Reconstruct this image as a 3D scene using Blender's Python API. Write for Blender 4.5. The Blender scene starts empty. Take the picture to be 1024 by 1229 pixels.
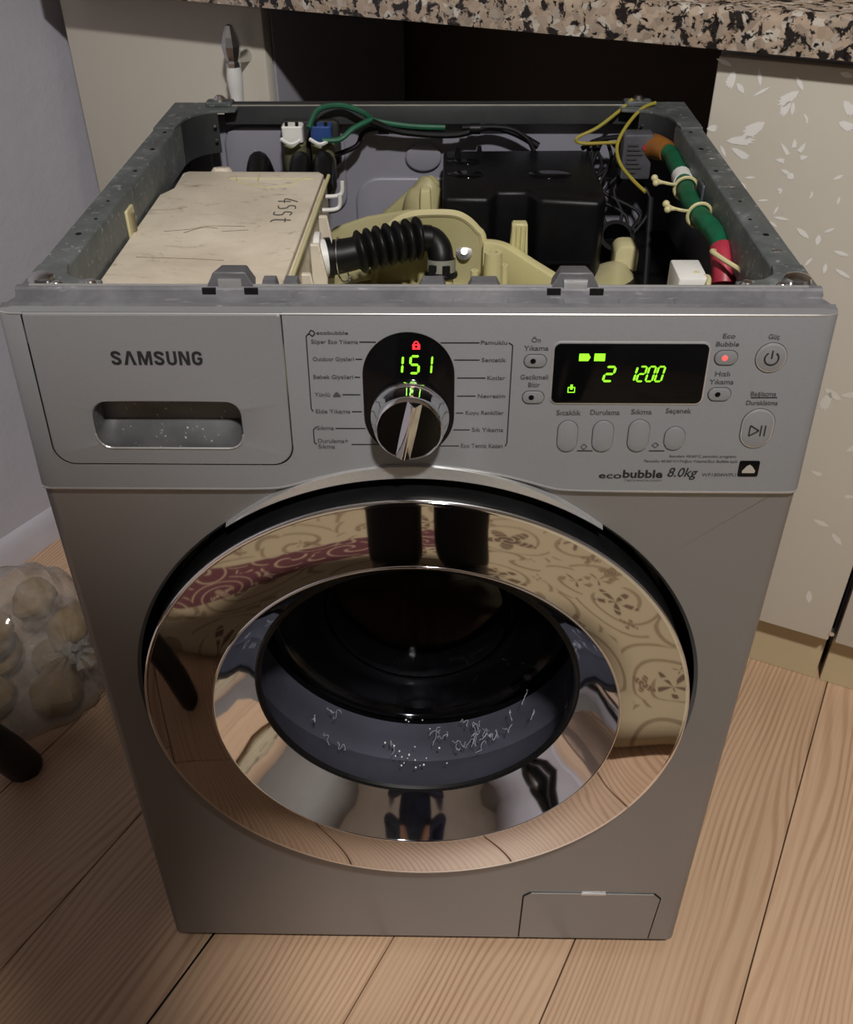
import bpy, bmesh, math, random
from mathutils import Vector, Matrix, noise
random.seed(7)
S = bpy.context.scene
C = S.collection
PI = math.pi

# ---------------------------------------------------------------- camera, world, exposure
def make_camera():
    f, cx, cy, cz, p, yaw, roll = 1164.03, 0.0215, -0.624, 1.13, 0.6465, -0.0225, -0.0072
    cp, sp, c_, s_ = math.cos(p), math.sin(p), math.cos(yaw), math.sin(yaw)
    w = Vector((s_*cp, c_*cp, -sp)); r0 = Vector((c_, -s_, 0)); u0 = r0.cross(w)
    r = math.cos(roll)*r0 + math.sin(roll)*u0; u = -math.sin(roll)*r0 + math.cos(roll)*u0
    cam = bpy.data.cameras.new('camera'); cam.sensor_fit = 'HORIZONTAL'; cam.sensor_width = 36
    cam.lens = 36*f/1024; cam.clip_start = .02
    o = bpy.data.objects.new('camera', cam); C.objects.link(o)
    m = Matrix((r, u, -w)).transposed().to_4x4(); m.translation = (cx, cy, cz)
    o.matrix_world = m
    S.camera = o
make_camera()
W = bpy.data.worlds.new('world'); S.world = W; W.use_nodes = True
W.node_tree.nodes['Background'].inputs[0].default_value = (.5, .48, .46, 1)
W.node_tree.nodes['Background'].inputs[1].default_value = .02
CEIL = 2.62
LAMP_POS = (.27, -1.20)
LAMP_POWER = 64.0
S.view_settings.view_transform = 'Standard'; S.view_settings.look = 'None'
S.view_settings.gamma = 1; S.view_settings.use_curve_mapping = False
S.view_settings.exposure = 0.0

TEXTS=[('ecobubble', -0.0708, -0.0479, 0.8131, 0.0027, 'b'), ('Süper Eco Yıkama', -0.0749, -0.0411, 0.806, 0.0036, 'r'), ('Outdoor Giysileri', -0.0746, -0.0446, 0.7926, 0.0037, 'r'), ('Bebek Giysileri', -0.0751, -0.0457, 0.7784, 0.0038, 'r'), ('Yünlü', -0.0752, -0.0637, 0.7641, 0.0038, 'r'), ('Elde Yıkama', -0.0752, -0.0491, 0.7503, 0.0039, 'r'), ('Sıkma', -0.0754, -0.0623, 0.7363, 0.004, 'r'), ('Durulama+', -0.0752, -0.0521, 0.7252, 0.0041, 'r'), ('Sıkma', -0.0752, -0.0623, 0.7203, 0.0041, 'r'), ('Pamuklu', 0.0473, 0.0663, 0.8058, 0.0036, 'r'), ('Sentetik', 0.0482, 0.0659, 0.7923, 0.0037, 'r'), ('Kotlar', 0.0527, 0.0658, 0.7782, 0.0037, 'r'), ('Nevresim', 0.0461, 0.0664, 0.7635, 0.0038, 'r'), ('Koyu Renkliler', 0.0373, 0.0659, 0.7497, 0.0039, 'r'), ('Sık Yıkama', 0.0422, 0.0661, 0.7354, 0.004, 'r'), ('Eco Temiz Kazan', 0.0342, 0.0661, 0.7216, 0.0041, 'r'), ('Ön', 0.0835, 0.0901, 0.8075, 0.0042, 'r'), ('Yıkama', 0.0783, 0.0961, 0.8013, 0.0043, 'r'), ('Gecikmeli', 0.0769, 0.0973, 0.7786, 0.0044, 'r'), ('Bitir', 0.0829, 0.0915, 0.7724, 0.0044, 'r'), ('Eco', 0.2193, 0.2282, 0.811, 0.0042, 'r'), ('Bubble', 0.2154, 0.2319, 0.8049, 0.0042, 'r'), ('Hızlı', 0.2183, 0.2291, 0.7818, 0.0044, 'r'), ('Yıkama', 0.215, 0.2328, 0.7754, 0.0045, 'r'), ('Güç', 0.2517, 0.2596, 0.8106, 0.0042, 'r'), ('Başlatma', 0.2468, 0.2656, 0.766, 0.0043, 'r'), ('Duraklatma', 0.2447, 0.2681, 0.7587, 0.0043, 'r'), ('Sıcaklık', 0.1051, 0.1235, 0.7496, 0.0049, 'r'), ('Durulama', 0.1304, 0.1523, 0.75, 0.0049, 'r'), ('Sıkma', 0.1607, 0.1761, 0.7506, 0.0049, 'r'), ('Seçenek', 0.1863, 0.2053, 0.7516, 0.0048, 'r'), ('Standart 40/60°C pamuklu programı', 0.1939, 0.2449, 0.7143, 0.0024, 'r'), ('Pamuklu 40/60°C+Yoğun Yıkama/Eco Bubble açık', 0.1753, 0.2468, 0.7099, 0.0025, 'r'), ('eco', 0.1416, 0.1593, 0.6951, 0.0055, 'b'), ('bubble', 0.1601, 0.1909, 0.6957, 0.0069, 'B'), ('TECHNOLOGY', 0.1612, 0.1911, 0.693, 0.0017, 'r'), ('8.0kg', 0.1946, 0.2177, 0.6966, 0.0082, 'i'), ('WF1804WPU', 0.221, 0.2472, 0.6975, 0.0035, 'r'), ('SΛMSUNG', -0.2218, -0.155, 0.7899, 0.0108, 'S')]
LINES=[[(-0.0401, 0.8077), (-0.0282, 0.8077)], [(-0.0434, 0.7944), (-0.0385, 0.7944)], [(-0.0447, 0.7802), (-0.0407, 0.7802)], [(-0.0544, 0.7661), (-0.0411, 0.7661)], [(-0.0479, 0.7521), (-0.0406, 0.7522)], [(-0.0612, 0.738), (-0.0383, 0.7381)], [(-0.0495, 0.7243), (-0.0283, 0.7244)], [(0.0183, 0.8073), (0.0463, 0.8074)], [(0.0283, 0.7941), (0.0468, 0.7941)], [(0.0306, 0.7799), (0.0513, 0.78)], [(0.0307, 0.7653), (0.0444, 0.7654)], [(0.0302, 0.7513), (0.0355, 0.7514)], [(0.0282, 0.7372), (0.0406, 0.7373)], [(0.0179, 0.7234), (0.0327, 0.7235)], [(-0.0767, 0.8138), (-0.0782, 0.8119), (-0.0784, 0.7545), (-0.0771, 0.7522)], [(-0.0757, 0.7391), (-0.078, 0.7367), (-0.078, 0.7261), (-0.0763, 0.7243)], [(0.0674, 0.8075), (0.0702, 0.8055), (0.0692, 0.7258), (0.0679, 0.7235)], [(0.1231, 0.7198), (0.1349, 0.7199)], [(0.1777, 0.7201), (0.1895, 0.7202)], [(0.2474, 0.7651), (0.2668, 0.7652)]]
RC={'oval': (-0.0389, 0.0287, 0.7082, 0.8153), 'knob': (-0.0326, 0.0209, 0.7092, 0.772), 'lock': (-0.002, 0.0036, 0.8026, 0.81), 'd151': (-0.012, 0.0121, 0.7832, 0.7982), 'p1': (0.0792, 0.0949, 0.7891, 0.7982), 'p2': (0.0793, 0.0948, 0.7601, 0.7694), 'p3': (0.2161, 0.2321, 0.7915, 0.8018), 'p4': (0.2158, 0.2319, 0.763, 0.7727), 'disp': (0.1004, 0.2111, 0.7604, 0.8072), 'd2': (0.1371, 0.1463, 0.7778, 0.7907), 'd1200': (0.1551, 0.1815, 0.7779, 0.7908), 'ic1': (0.1183, 0.1265, 0.7943, 0.8), 'ic2': (0.1292, 0.137, 0.7943, 0.8001), 'ic3': (0.1119, 0.1173, 0.7692, 0.7757), 'power': (0.2454, 0.2673, 0.7856, 0.8078), 'play': (0.2444, 0.2686, 0.7233, 0.7558), 'b1': (0.1073, 0.1221, 0.7198, 0.7453), 'b2': (0.1337, 0.1491, 0.7199, 0.7455), 'b3': (0.1605, 0.1761, 0.7201, 0.7464), 'b4': (0.1881, 0.2032, 0.7216, 0.7406), 'wool': (0.2484, 0.264, 0.698, 0.7117), 's1': (0.1256, 0.1303, 0.7209, 0.7257), 's2': (0.1795, 0.1846, 0.7228, 0.7271), 'woolsmall': (-0.0614, -0.0558, 0.7632, 0.7689), 'ecoicon': (-0.0767, -0.0713, 0.8119, 0.8165), 'recess': (-0.2449, -0.1317, 0.7212, 0.7598)}
LEAVES=[(0.0612, 0.8824, 0.0803, 0.8758, 0.0056, 'l'), (0.0833, 0.8724, 0.0784, 0.853, 0.0093, 'f'), (0.0877, 0.8596, 0.0977, 0.8493, 0.0068, 'l'), (0.1088, 0.877, 0.1136, 0.8585, 0.005, 'l'), (0.1246, 0.8591, 0.1078, 0.8475, 0.0037, 'l'), (0.1491, 0.8725, 0.1593, 0.8583, 0.0056, 'l'), (0.1551, 0.8579, 0.1354, 0.8418, 0.0105, 'f'), (0.1488, 0.8475, 0.1406, 0.8309, 0.0081, 'f'), (0.1519, 0.8464, 0.1529, 0.8323, 0.005, 'l'), (0.1645, 0.835, 0.1708, 0.8257, 0.005, 'c'), (0.0633, 0.8074, 0.0755, 0.8088, 0.0074, 'f'), (0.1262, 0.822, 0.1038, 0.8055, 0.013, 'f'), (0.087, 0.7966, 0.1199, 0.8006, 0.0099, 'f'), (0.0817, 0.7914, 0.0902, 0.7786, 0.0043, 'l'), (0.0944, 0.7899, 0.1165, 0.779, 0.0074, 'f'), (0.1466, 0.8024, 0.158, 0.7904, 0.005, 't'), (0.1609, 0.8085, 0.1625, 0.7984, 0.0056, 't'), (0.1733, 0.8056, 0.1689, 0.7947, 0.0056, 't'), (0.1447, 0.7826, 0.1552, 0.7825, 0.0056, 't'), (0.1793, 0.7916, 0.1717, 0.7885, 0.0056, 't'), (0.1527, 0.773, 0.1624, 0.7697, 0.005, 't'), (0.1609, 0.7695, 0.1695, 0.7646, 0.0087, 'l'), (0.1157, 0.7587, 0.1278, 0.7603, 0.0037, 'l'), (0.109, 0.753, 0.1199, 0.7451, 0.0068, 'l'), (0.1541, 0.7515, 0.1583, 0.7459, 0.0081, 'c'), (0.1913, 0.7537, 0.1915, 0.746, 0.005, 'c'), (0.1344, 0.7344, 0.1479, 0.737, 0.0031, 'l'), (0.1597, 0.7318, 0.1557, 0.7215, 0.0031, 'l'), (0.1563, 0.7184, 0.175, 0.7174, 0.0043, 'l'), (0.1512, 0.7127, 0.1633, 0.7071, 0.0037, 'l'), (0.1844, 0.7099, 0.201, 0.6995, 0.0068, 'l'), (0.2111, 0.7061, 0.211, 0.693, 0.0068, 'l'), (0.2266, 0.7166, 0.215, 0.709, 0.0037, 'l'), (0.2212, 0.7762, 0.2112, 0.7697, 0.0043, 'l'), (0.2226, 0.7521, 0.2219, 0.7427, 0.0037, 'l'), (0.23, 0.6897, 0.2489, 0.6863, 0.0056, 'l'), (0.2099, 0.6779, 0.2031, 0.6666, 0.0037, 'l'), (0.2261, 0.674, 0.2261, 0.6606, 0.0056, 'l'), (0.2364, 0.6692, 0.2568, 0.6601, 0.0056, 'l'), (0.1921, 0.8798, 0.2063, 0.8766, 0.0062, 'l'), (0.2026, 0.8531, 0.2158, 0.8378, 0.0093, 'f'), (0.2024, 0.8307, 0.2192, 0.8241, 0.0087, 'f')]


# ---------------------------------------------------------------- materials
def s2l(c): return tuple((x/12.92 if x <= .04045 else ((x+.055)/1.055)**2.4) for x in c)
def rgb(r, g, b): return s2l((r/255, g/255, b/255))
MATS = {}
def nodes(name):
    m = bpy.data.materials.new(name); m.use_nodes = True
    nt = m.node_tree; b = nt.nodes['Principled BSDF']; MATS[name] = m
    return m, nt, b
def mixc(nt, fac, a, b, blend='MIX'):
    n = nt.nodes.new('ShaderNodeMix'); n.data_type = 'RGBA'; n.blend_type = blend
    for sock, v in ((n.inputs[0], fac), (n.inputs[6], a), (n.inputs[7], b)):
        if isinstance(v, bpy.types.NodeSocket): nt.links.new(v, sock)
        elif isinstance(v, (int, float)): sock.default_value = v
        else: sock.default_value = (*v, 1)
    return n.outputs[2]
def coords(nt, scale=(1, 1, 1), kind='Object', loc=(0, 0, 0), rot=(0, 0, 0)):
    t = nt.nodes.new('ShaderNodeTexCoord'); mp = nt.nodes.new('ShaderNodeMapping')
    mp.inputs['Scale'].default_value = scale; mp.inputs['Location'].default_value = loc; mp.inputs['Rotation'].default_value = rot
    nt.links.new(t.outputs[kind], mp.inputs[0]); return mp.outputs[0]
def noise_t(nt, vec, scale, detail=3, rough=.5, dist=0):
    n = nt.nodes.new('ShaderNodeTexNoise'); n.inputs['Scale'].default_value = scale
    n.inputs['Detail'].default_value = detail; n.inputs['Roughness'].default_value = rough; n.inputs['Distortion'].default_value = dist
    if vec is not None: nt.links.new(vec, n.inputs['Vector'])
    return n.outputs['Fac']
def ramp(nt, fac, stops, interp='LINEAR'):
    r = nt.nodes.new('ShaderNodeValToRGB'); r.color_ramp.interpolation = interp
    e = r.color_ramp.elements
    while len(e) < len(stops): e.new(.5)
    for k, (p, c) in enumerate(stops):
        e[k].position = p; e[k].color = (*c, 1) if not isinstance(c, (int, float)) else (c, c, c, 1)
    nt.links.new(fac, r.inputs[0]); return r.outputs[0]
def bump(nt, b, h, strength=.2, dist=.002):
    n = nt.nodes.new('ShaderNodeBump'); n.inputs['Strength'].default_value = strength; n.inputs['Distance'].default_value = dist
    nt.links.new(h, n.inputs['Height']); nt.links.new(n.outputs[0], b.inputs['Normal'])
def plain(name, col, rough=.5, metal=0, var=.12, scale=30, bmp=0, spec=.5, col2=None, coat=0):
    m, nt, b = nodes(name)
    v = coords(nt); f = noise_t(nt, v, scale, 4, .6)
    dark = tuple(x*(1-var) for x in col); lite = tuple(min(1, x*(1+var)) for x in col)
    c = ramp(nt, f, [(.3, dark), (.7, col2 or lite)])
    nt.links.new(c, b.inputs['Base Color'])
    b.inputs['Roughness'].default_value = rough; b.inputs['Metallic'].default_value = metal
    b.inputs['Specular IOR Level'].default_value = spec
    b.inputs['Coat Weight'].default_value = coat
    if bmp: bump(nt, b, f, bmp, .001)
    return m
def glow(name, col, strength):
    m, nt, b = nodes(name)
    b.inputs['Base Color'].default_value = (.01, .01, .01, 1)
    f = noise_t(nt, coords(nt), 200)
    nt.links.new(ramp(nt, f, [(.2, tuple(.9*x for x in col)), (.8, col)]), b.inputs['Emission Color'])
    b.inputs['Emission Strength'].default_value = strength
    return m

silver = plain('silver_paint', rgb(140, 139, 140), .34, .55, .03, 900)
silver2 = plain('silver_plastic', rgb(137, 138, 141), .38, .25, .04, 700)
silver_edge = plain('silver_edge', rgb(205, 205, 205), .28, .7, .04, 300)
dark_plastic = plain('grey_bezel_plastic', rgb(110, 110, 114), .5, .25, .12, 60)
side_metal = plain('grey_side_sheet', rgb(118, 117, 122), .45, .3, .06, 40)
chrome = plain('chrome', (.62, .57, .53), .03, 1, .01, 50)
chrome_b = plain('bright_chrome', (.86, .87, .9), .05, 1, .01, 50)
steel = plain('steel_screw', (.7, .7, .7), .25, 1, .1, 80)
black_gloss = plain('black_gloss', (.003, .003, .0035), .08, 0, .1, 20, spec=.18)
black_pl = plain('black_plastic', (.004, .004, .005), .42, 0, .3, 60, .15, spec=.25)
black_rub = plain('black_rubber', (.006, .006, .0065), .42, 0, .3, 40, spec=.25)
black_matte = plain('black_matte', (.006, .006, .006), .8, 0, .2, 40, spec=.2)
print_black = plain('print_ink', (.012, .012, .013), .6, 0, .2, 100)
print_grey = plain('print_grey_ink', rgb(70, 70, 70), .6, 0, .1, 100)
cream_pl = plain('cream_plastic', rgb(212, 203, 160), .45, 0, .12, 14, .1, col2=rgb(200, 192, 140))
cream_dirty = plain('cream_soiled_plastic', rgb(200, 192, 152), .5, 0, .2, 9, .1, col2=rgb(165, 158, 112))
white_pl = plain('white_plastic', rgb(225, 224, 220), .4, 0, .04, 40)
blue_pl = plain('blue_plastic', rgb(40, 70, 130), .45, 0, .1, 40)
green_tape = plain('green_tape', rgb(18, 90, 60), .45, 0, .25, 60, .4)
green_wire = plain('green_wire', rgb(25, 85, 60), .5, 0, .2, 60)
red_tape = plain('red_tape', rgb(160, 44, 62), .45, 0, .15, 60)
amber_tape = plain('amber_tape', rgb(132, 84, 34), .45, 0, .25, 40, .3)
yellow_wire = plain('yellow_wire', rgb(180, 156, 62), .5, 0, .2, 60, col2=rgb(146, 146, 58))
black_wire = plain('black_wire', (.006, .006, .007), .55, 0, .3, 60, spec=.2)
lav_sheet = plain('lavender_steel_sheet', rgb(146, 145, 158), .45, .15, .06, 8, .05)
dark_sheet = plain('dark_inner_sheet', rgb(62, 64, 66), .5, .4, .15, 20)
filter_grey = plain('filter_case', rgb(86, 86, 92), .5, .2, .15, 70)
red_glow = glow('red_led', (1, .02, .03), 2.2)
red_dim = glow('red_led_dim', (1, .07, .06), 2.2)
green_glow = glow('green_led', (.30, 1, .02), 1.6)

def galvanised():
    m, nt, b = nodes('galvanised_rail')
    v = coords(nt)
    f = noise_t(nt, v, 22, 5, .65); g = noise_t(nt, v, 160, 2, .5)
    c = ramp(nt, f, [(.3, rgb(84, 90, 90)), (.62, rgb(112, 117, 117)), (.74, rgb(160, 163, 162))])
    nt.links.new(mixc(nt, ramp(nt, g, [(.62, 0), (.70, .6)]), c, rgb(175, 178, 178)), b.inputs['Base Color'])
    b.inputs['Roughness'].default_value = .5; b.inputs['Metallic'].default_value = .35
    return m
galv = galvanised()

def dusty_bezel():
    m, nt, b = nodes('dusty_grey_bezel')
    v = coords(nt); f = noise_t(nt, v, 18, 5, .7, .6); g = noise_t(nt, coords(nt, (1, 4, 4)), 60, 4, .7)
    c = ramp(nt, f, [(.35, rgb(98, 98, 103)), (.7, rgb(128, 128, 132))])
    nt.links.new(mixc(nt, ramp(nt, g, [(.60, 0), (.70, .55)]), c, rgb(170, 170, 172)), b.inputs['Base Color'])
    b.inputs['Roughness'].default_value = .5; b.inputs['Metallic'].default_value = .15
    return m
bezel_m = dusty_bezel()

def dispenser_mat():
    m, nt, b = nodes('stained_cream_plastic')
    v = coords(nt)
    f = noise_t(nt, v, 9, 6, .65, .4); g = noise_t(nt, coords(nt, (1, 2.2, 1)), 26, 6, .75, 1.2)
    c = ramp(nt, f, [(.25, rgb(188, 176, 158)), (.7, rgb(222, 212, 194))])
    c = mixc(nt, ramp(nt, g, [(.33, .7), (.43, 0)]), c, rgb(140, 124, 102))
    nt.links.new(c, b.inputs['Base Color']); b.inputs['Roughness'].default_value = .5
    bump(nt, b, g, .15, .001)
    return m
disp_m = dispenser_mat()

def recess_mat():
    m, nt, b = nodes('speckled_grey_plastic')
    v = coords(nt); f = noise_t(nt, v, 260, 3, .6); g = noise_t(nt, v, 30, 3)
    c = ramp(nt, g, [(.3, rgb(70, 70, 72)), (.7, rgb(98, 98, 100))])
    nt.links.new(mixc(nt, ramp(nt, f, [(.66, 0), (.72, .9)]), c, rgb(190, 190, 190)), b.inputs['Base Color'])
    b.inputs['Roughness'].default_value = .35; b.inputs['Metallic'].default_value = .2
    return m
recess_m = recess_mat()

def wood():
    m, nt, b = nodes('laminate_wood')
    oi = nt.nodes.new('ShaderNodeObjectInfo')
    tc = nt.nodes.new('ShaderNodeTexCoord')
    off = nt.nodes.new('ShaderNodeVectorMath'); off.operation = 'MULTIPLY_ADD'
    cmb = nt.nodes.new('ShaderNodeCombineXYZ')
    for k in range(3): nt.links.new(oi.outputs['Random'], cmb.inputs[k])
    nt.links.new(cmb.outputs[0], off.inputs[0]); off.inputs[1].default_value = (7.3, 3.1, 0)
    nt.links.new(tc.outputs['Object'], off.inputs[2])
    def mapped(sc):
        mp = nt.nodes.new('ShaderNodeMapping'); mp.inputs['Scale'].default_value = sc
        nt.links.new(off.outputs[0], mp.inputs[0]); return mp.outputs[0]
    def mth(op, a, b=None, c=None):
        n_ = nt.nodes.new('ShaderNodeMath'); n_.operation = op
        for k_, v_ in enumerate((a, b, c)):
            if v_ is None: continue
            if isinstance(v_, (int, float)): n_.inputs[k_].default_value = v_
            else: nt.links.new(v_, n_.inputs[k_])
        return n_.outputs[0]
    sx_ = nt.nodes.new('ShaderNodeSeparateXYZ'); nt.links.new(off.outputs[0], sx_.inputs[0])
    n1 = noise_t(nt, mapped((.75, 4.6, 1)), 1.3, 1.5, .45); n2 = noise_t(nt, mapped((3, 22, 1)), 1.5, 2, .5)
    yy = mth('MULTIPLY_ADD', n1, .16, sx_.outputs[1]); yy = mth('MULTIPLY_ADD', n2, .007, yy)
    wv = mth('MULTIPLY_ADD', mth('SINE', mth('MULTIPLY', yy, 820.0)), .5, .5)
    n3 = noise_t(nt, mapped((1.5, 9, 1)), 1.6, 2, .5)
    big = noise_t(nt, mapped((.8, 5, 1)), 1.4, 3, .5)
    streak = noise_t(nt, mapped((2.5, 120, 1)), 1.5, 3, .6)
    base = mixc(nt, ramp(nt, wv, [(.45, 0), (.95, 1)]), rgb(204, 172, 142), mixc(nt, ramp(nt, n3, [(.32, 0), (.62, 1)]), rgb(196, 162, 132), rgb(168, 130, 101)))
    base = mixc(nt, ramp(nt, big, [(.3, 0), (.75, .55)]), base, rgb(204, 172, 142))
    base = mixc(nt, ramp(nt, streak, [(.4, .0), (.75, .35)]), base, rgb(158, 122, 94))
    vor = nt.nodes.new('ShaderNodeTexVoronoi'); vor.inputs['Scale'].default_value = 1.0
    nt.links.new(mapped((2.2, 7, 1)), vor.inputs['Vector'])
    base = mixc(nt, ramp(nt, vor.outputs['Distance'], [(.035, .75), (.10, 0)]), base, rgb(120, 74, 50))
    hsv = nt.nodes.new('ShaderNodeHueSaturation')
    mr = nt.nodes.new('ShaderNodeMapRange'); mr.inputs[3].default_value = .93; mr.inputs[4].default_value = 1.06
    nt.links.new(oi.outputs['Random'], mr.inputs[0]); nt.links.new(mr.outputs[0], hsv.inputs['Value'])
    nt.links.new(base, hsv.inputs['Color']); nt.links.new(hsv.outputs[0], b.inputs['Base Color'])
    b.inputs['Roughness'].default_value = .38
    bump(nt, b, streak, .08, .0005)
    return m
wood_m = wood()

def granite():
    m, nt, b = nodes('speckled_granite')
    v = coords(nt)
    vo = nt.nodes.new('ShaderNodeTexVoronoi'); vo.inputs['Scale'].default_value = 120; nt.links.new(v, vo.inputs['Vector'])
    sep = nt.nodes.new('ShaderNodeSeparateColor'); nt.links.new(vo.outputs['Color'], sep.inputs[0])
    n1 = noise_t(nt, v, 62, 4, .6, .5); n2 = noise_t(nt, v, 130, 3, .6, .6)
    c = ramp(nt, sep.outputs[0], [(0, rgb(160, 140, 122)), (.45, rgb(182, 164, 146)), (.75, rgb(146, 132, 118)), (1, rgb(205, 197, 186))])
    c = mixc(nt, ramp(nt, n1, [(.43, 1), (.475, 0)]), c, rgb(40, 36, 35))
    c = mixc(nt, ramp(nt, n2, [(.36, 1), (.42, 0)]), c, rgb(24, 22, 22))
    nt.links.new(c, b.inputs['Base Color']); b.inputs['Roughness'].default_value = .18
    return m
granite_m = granite()

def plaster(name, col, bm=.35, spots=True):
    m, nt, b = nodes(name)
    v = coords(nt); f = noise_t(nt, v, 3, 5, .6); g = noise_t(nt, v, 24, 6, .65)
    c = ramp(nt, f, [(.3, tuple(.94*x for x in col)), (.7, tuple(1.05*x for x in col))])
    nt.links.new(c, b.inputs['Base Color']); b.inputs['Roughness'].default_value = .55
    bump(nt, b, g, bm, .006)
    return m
wall_m = plaster('lavender_plaster', rgb(192, 190, 201))
wall_w = plaster('greyed_wall_plaster', rgb(150, 147, 144), .1)  # room walls greyed from white to weaken their bounce light
ceil_m = plaster('white_ceiling', rgb(208, 206, 204), .1)
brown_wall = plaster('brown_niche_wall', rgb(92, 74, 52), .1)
base_m = plain('painted_baseboard', rgb(196, 194, 204), .45, 0, .06, 12, .1)
cab_cream = plain('cream_cabinet_lacquer', rgb(204, 199, 186), .32, 0, .03, 3)
cab_right = plain('pearl_cabinet_foil', rgb(205, 197, 186), .3, 0, .035, 2.5, col2=rgb(202, 198, 184))
cab_side = plain('grey_cabinet_side', rgb(168, 166, 176), .5, 0, .03, 5)
print_white = plain('white_floral_print', rgb(238, 237, 234), .3, 0, .02, 20)
print_faint = plain('faint_floral_print', rgb(220, 216, 207), .3, 0, .02, 20)
plinth_m = plain('tan_plinth', rgb(196, 180, 146), .5, 0, .05, 6)
porcelain = plain('white_porcelain', rgb(232, 232, 230), .15, 0, .02, 20)
potato_m = plain('potato_skin', rgb(150, 120, 76), .7, 0, .2, 40, .3, col2=rgb(168, 136, 88))
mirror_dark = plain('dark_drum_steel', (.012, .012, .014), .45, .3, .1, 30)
gasket_m = plain('grey_rubber_gasket', rgb(92, 92, 100), .45, 0, .2, 10, .05)
floor_under = plain('dark_subfloor', (.01, .008, .006), .9, 0, .2, 20)
bulb_m = glow('lamp_globe', (1, .965, .92), 1.0)

def glass_mat(name, tint, refl=1.0, body=None, opacity=.12):
    m = bpy.data.materials.new(name); m.use_nodes = True; nt = m.node_tree; nt.nodes.clear(); MATS[name] = m
    out = nt.nodes.new('ShaderNodeOutputMaterial')
    tr = nt.nodes.new('ShaderNodeBsdfTransparent'); tr.inputs[0].default_value = (*tint, 1)
    gl = nt.nodes.new('ShaderNodeBsdfGlossy'); gl.inputs['Roughness'].default_value = .04
    fr = nt.nodes.new('ShaderNodeLayerWeight'); fr.inputs['Blend'].default_value = .5
    pw = nt.nodes.new('ShaderNodeMath'); pw.operation = 'POWER'; pw.inputs[1].default_value = 4
    nt.links.new(fr.outputs['Facing'], pw.inputs[0])
    ml = nt.nodes.new('ShaderNodeMath'); ml.operation = 'MULTIPLY_ADD'; ml.inputs[1].default_value = .7*refl; ml.inputs[2].default_value = .04*refl
    nt.links.new(pw.outputs[0], ml.inputs[0])
    mx = nt.nodes.new('ShaderNodeMixShader')
    nt.links.new(ml.outputs[0], mx.inputs[0]); nt.links.new(tr.outputs[0], mx.inputs[1]); nt.links.new(gl.outputs[0], mx.inputs[2])
    last = mx.outputs[0]
    if body:
        df = nt.nodes.new('ShaderNodeBsdfDiffuse'); df.inputs[0].default_value = (*body, 1)
        f = noise_t(nt, coords(nt), 14, 5, .7, .8)
        fac = ramp(nt, f, [(.35, opacity*.4), (.75, opacity*1.8)])
        m2 = nt.nodes.new('ShaderNodeMixShader'); nt.links.new(fac, m2.inputs[0])
        nt.links.new(last, m2.inputs[1]); nt.links.new(df.outputs[0], m2.inputs[2]); last = m2.outputs[0]
    nt.links.new(last, out.inputs[0])
    return m
glass_m = glass_mat('door_glass', (.78, .78, .83), .75)
scratch_m = plain('limescale_trace', rgb(170, 172, 185), .5, 0, .1, 50)
bag_m = glass_mat('clear_plastic_film', (.93, .93, .93), 1.4, (.46, .43, .39), .30)

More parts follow.
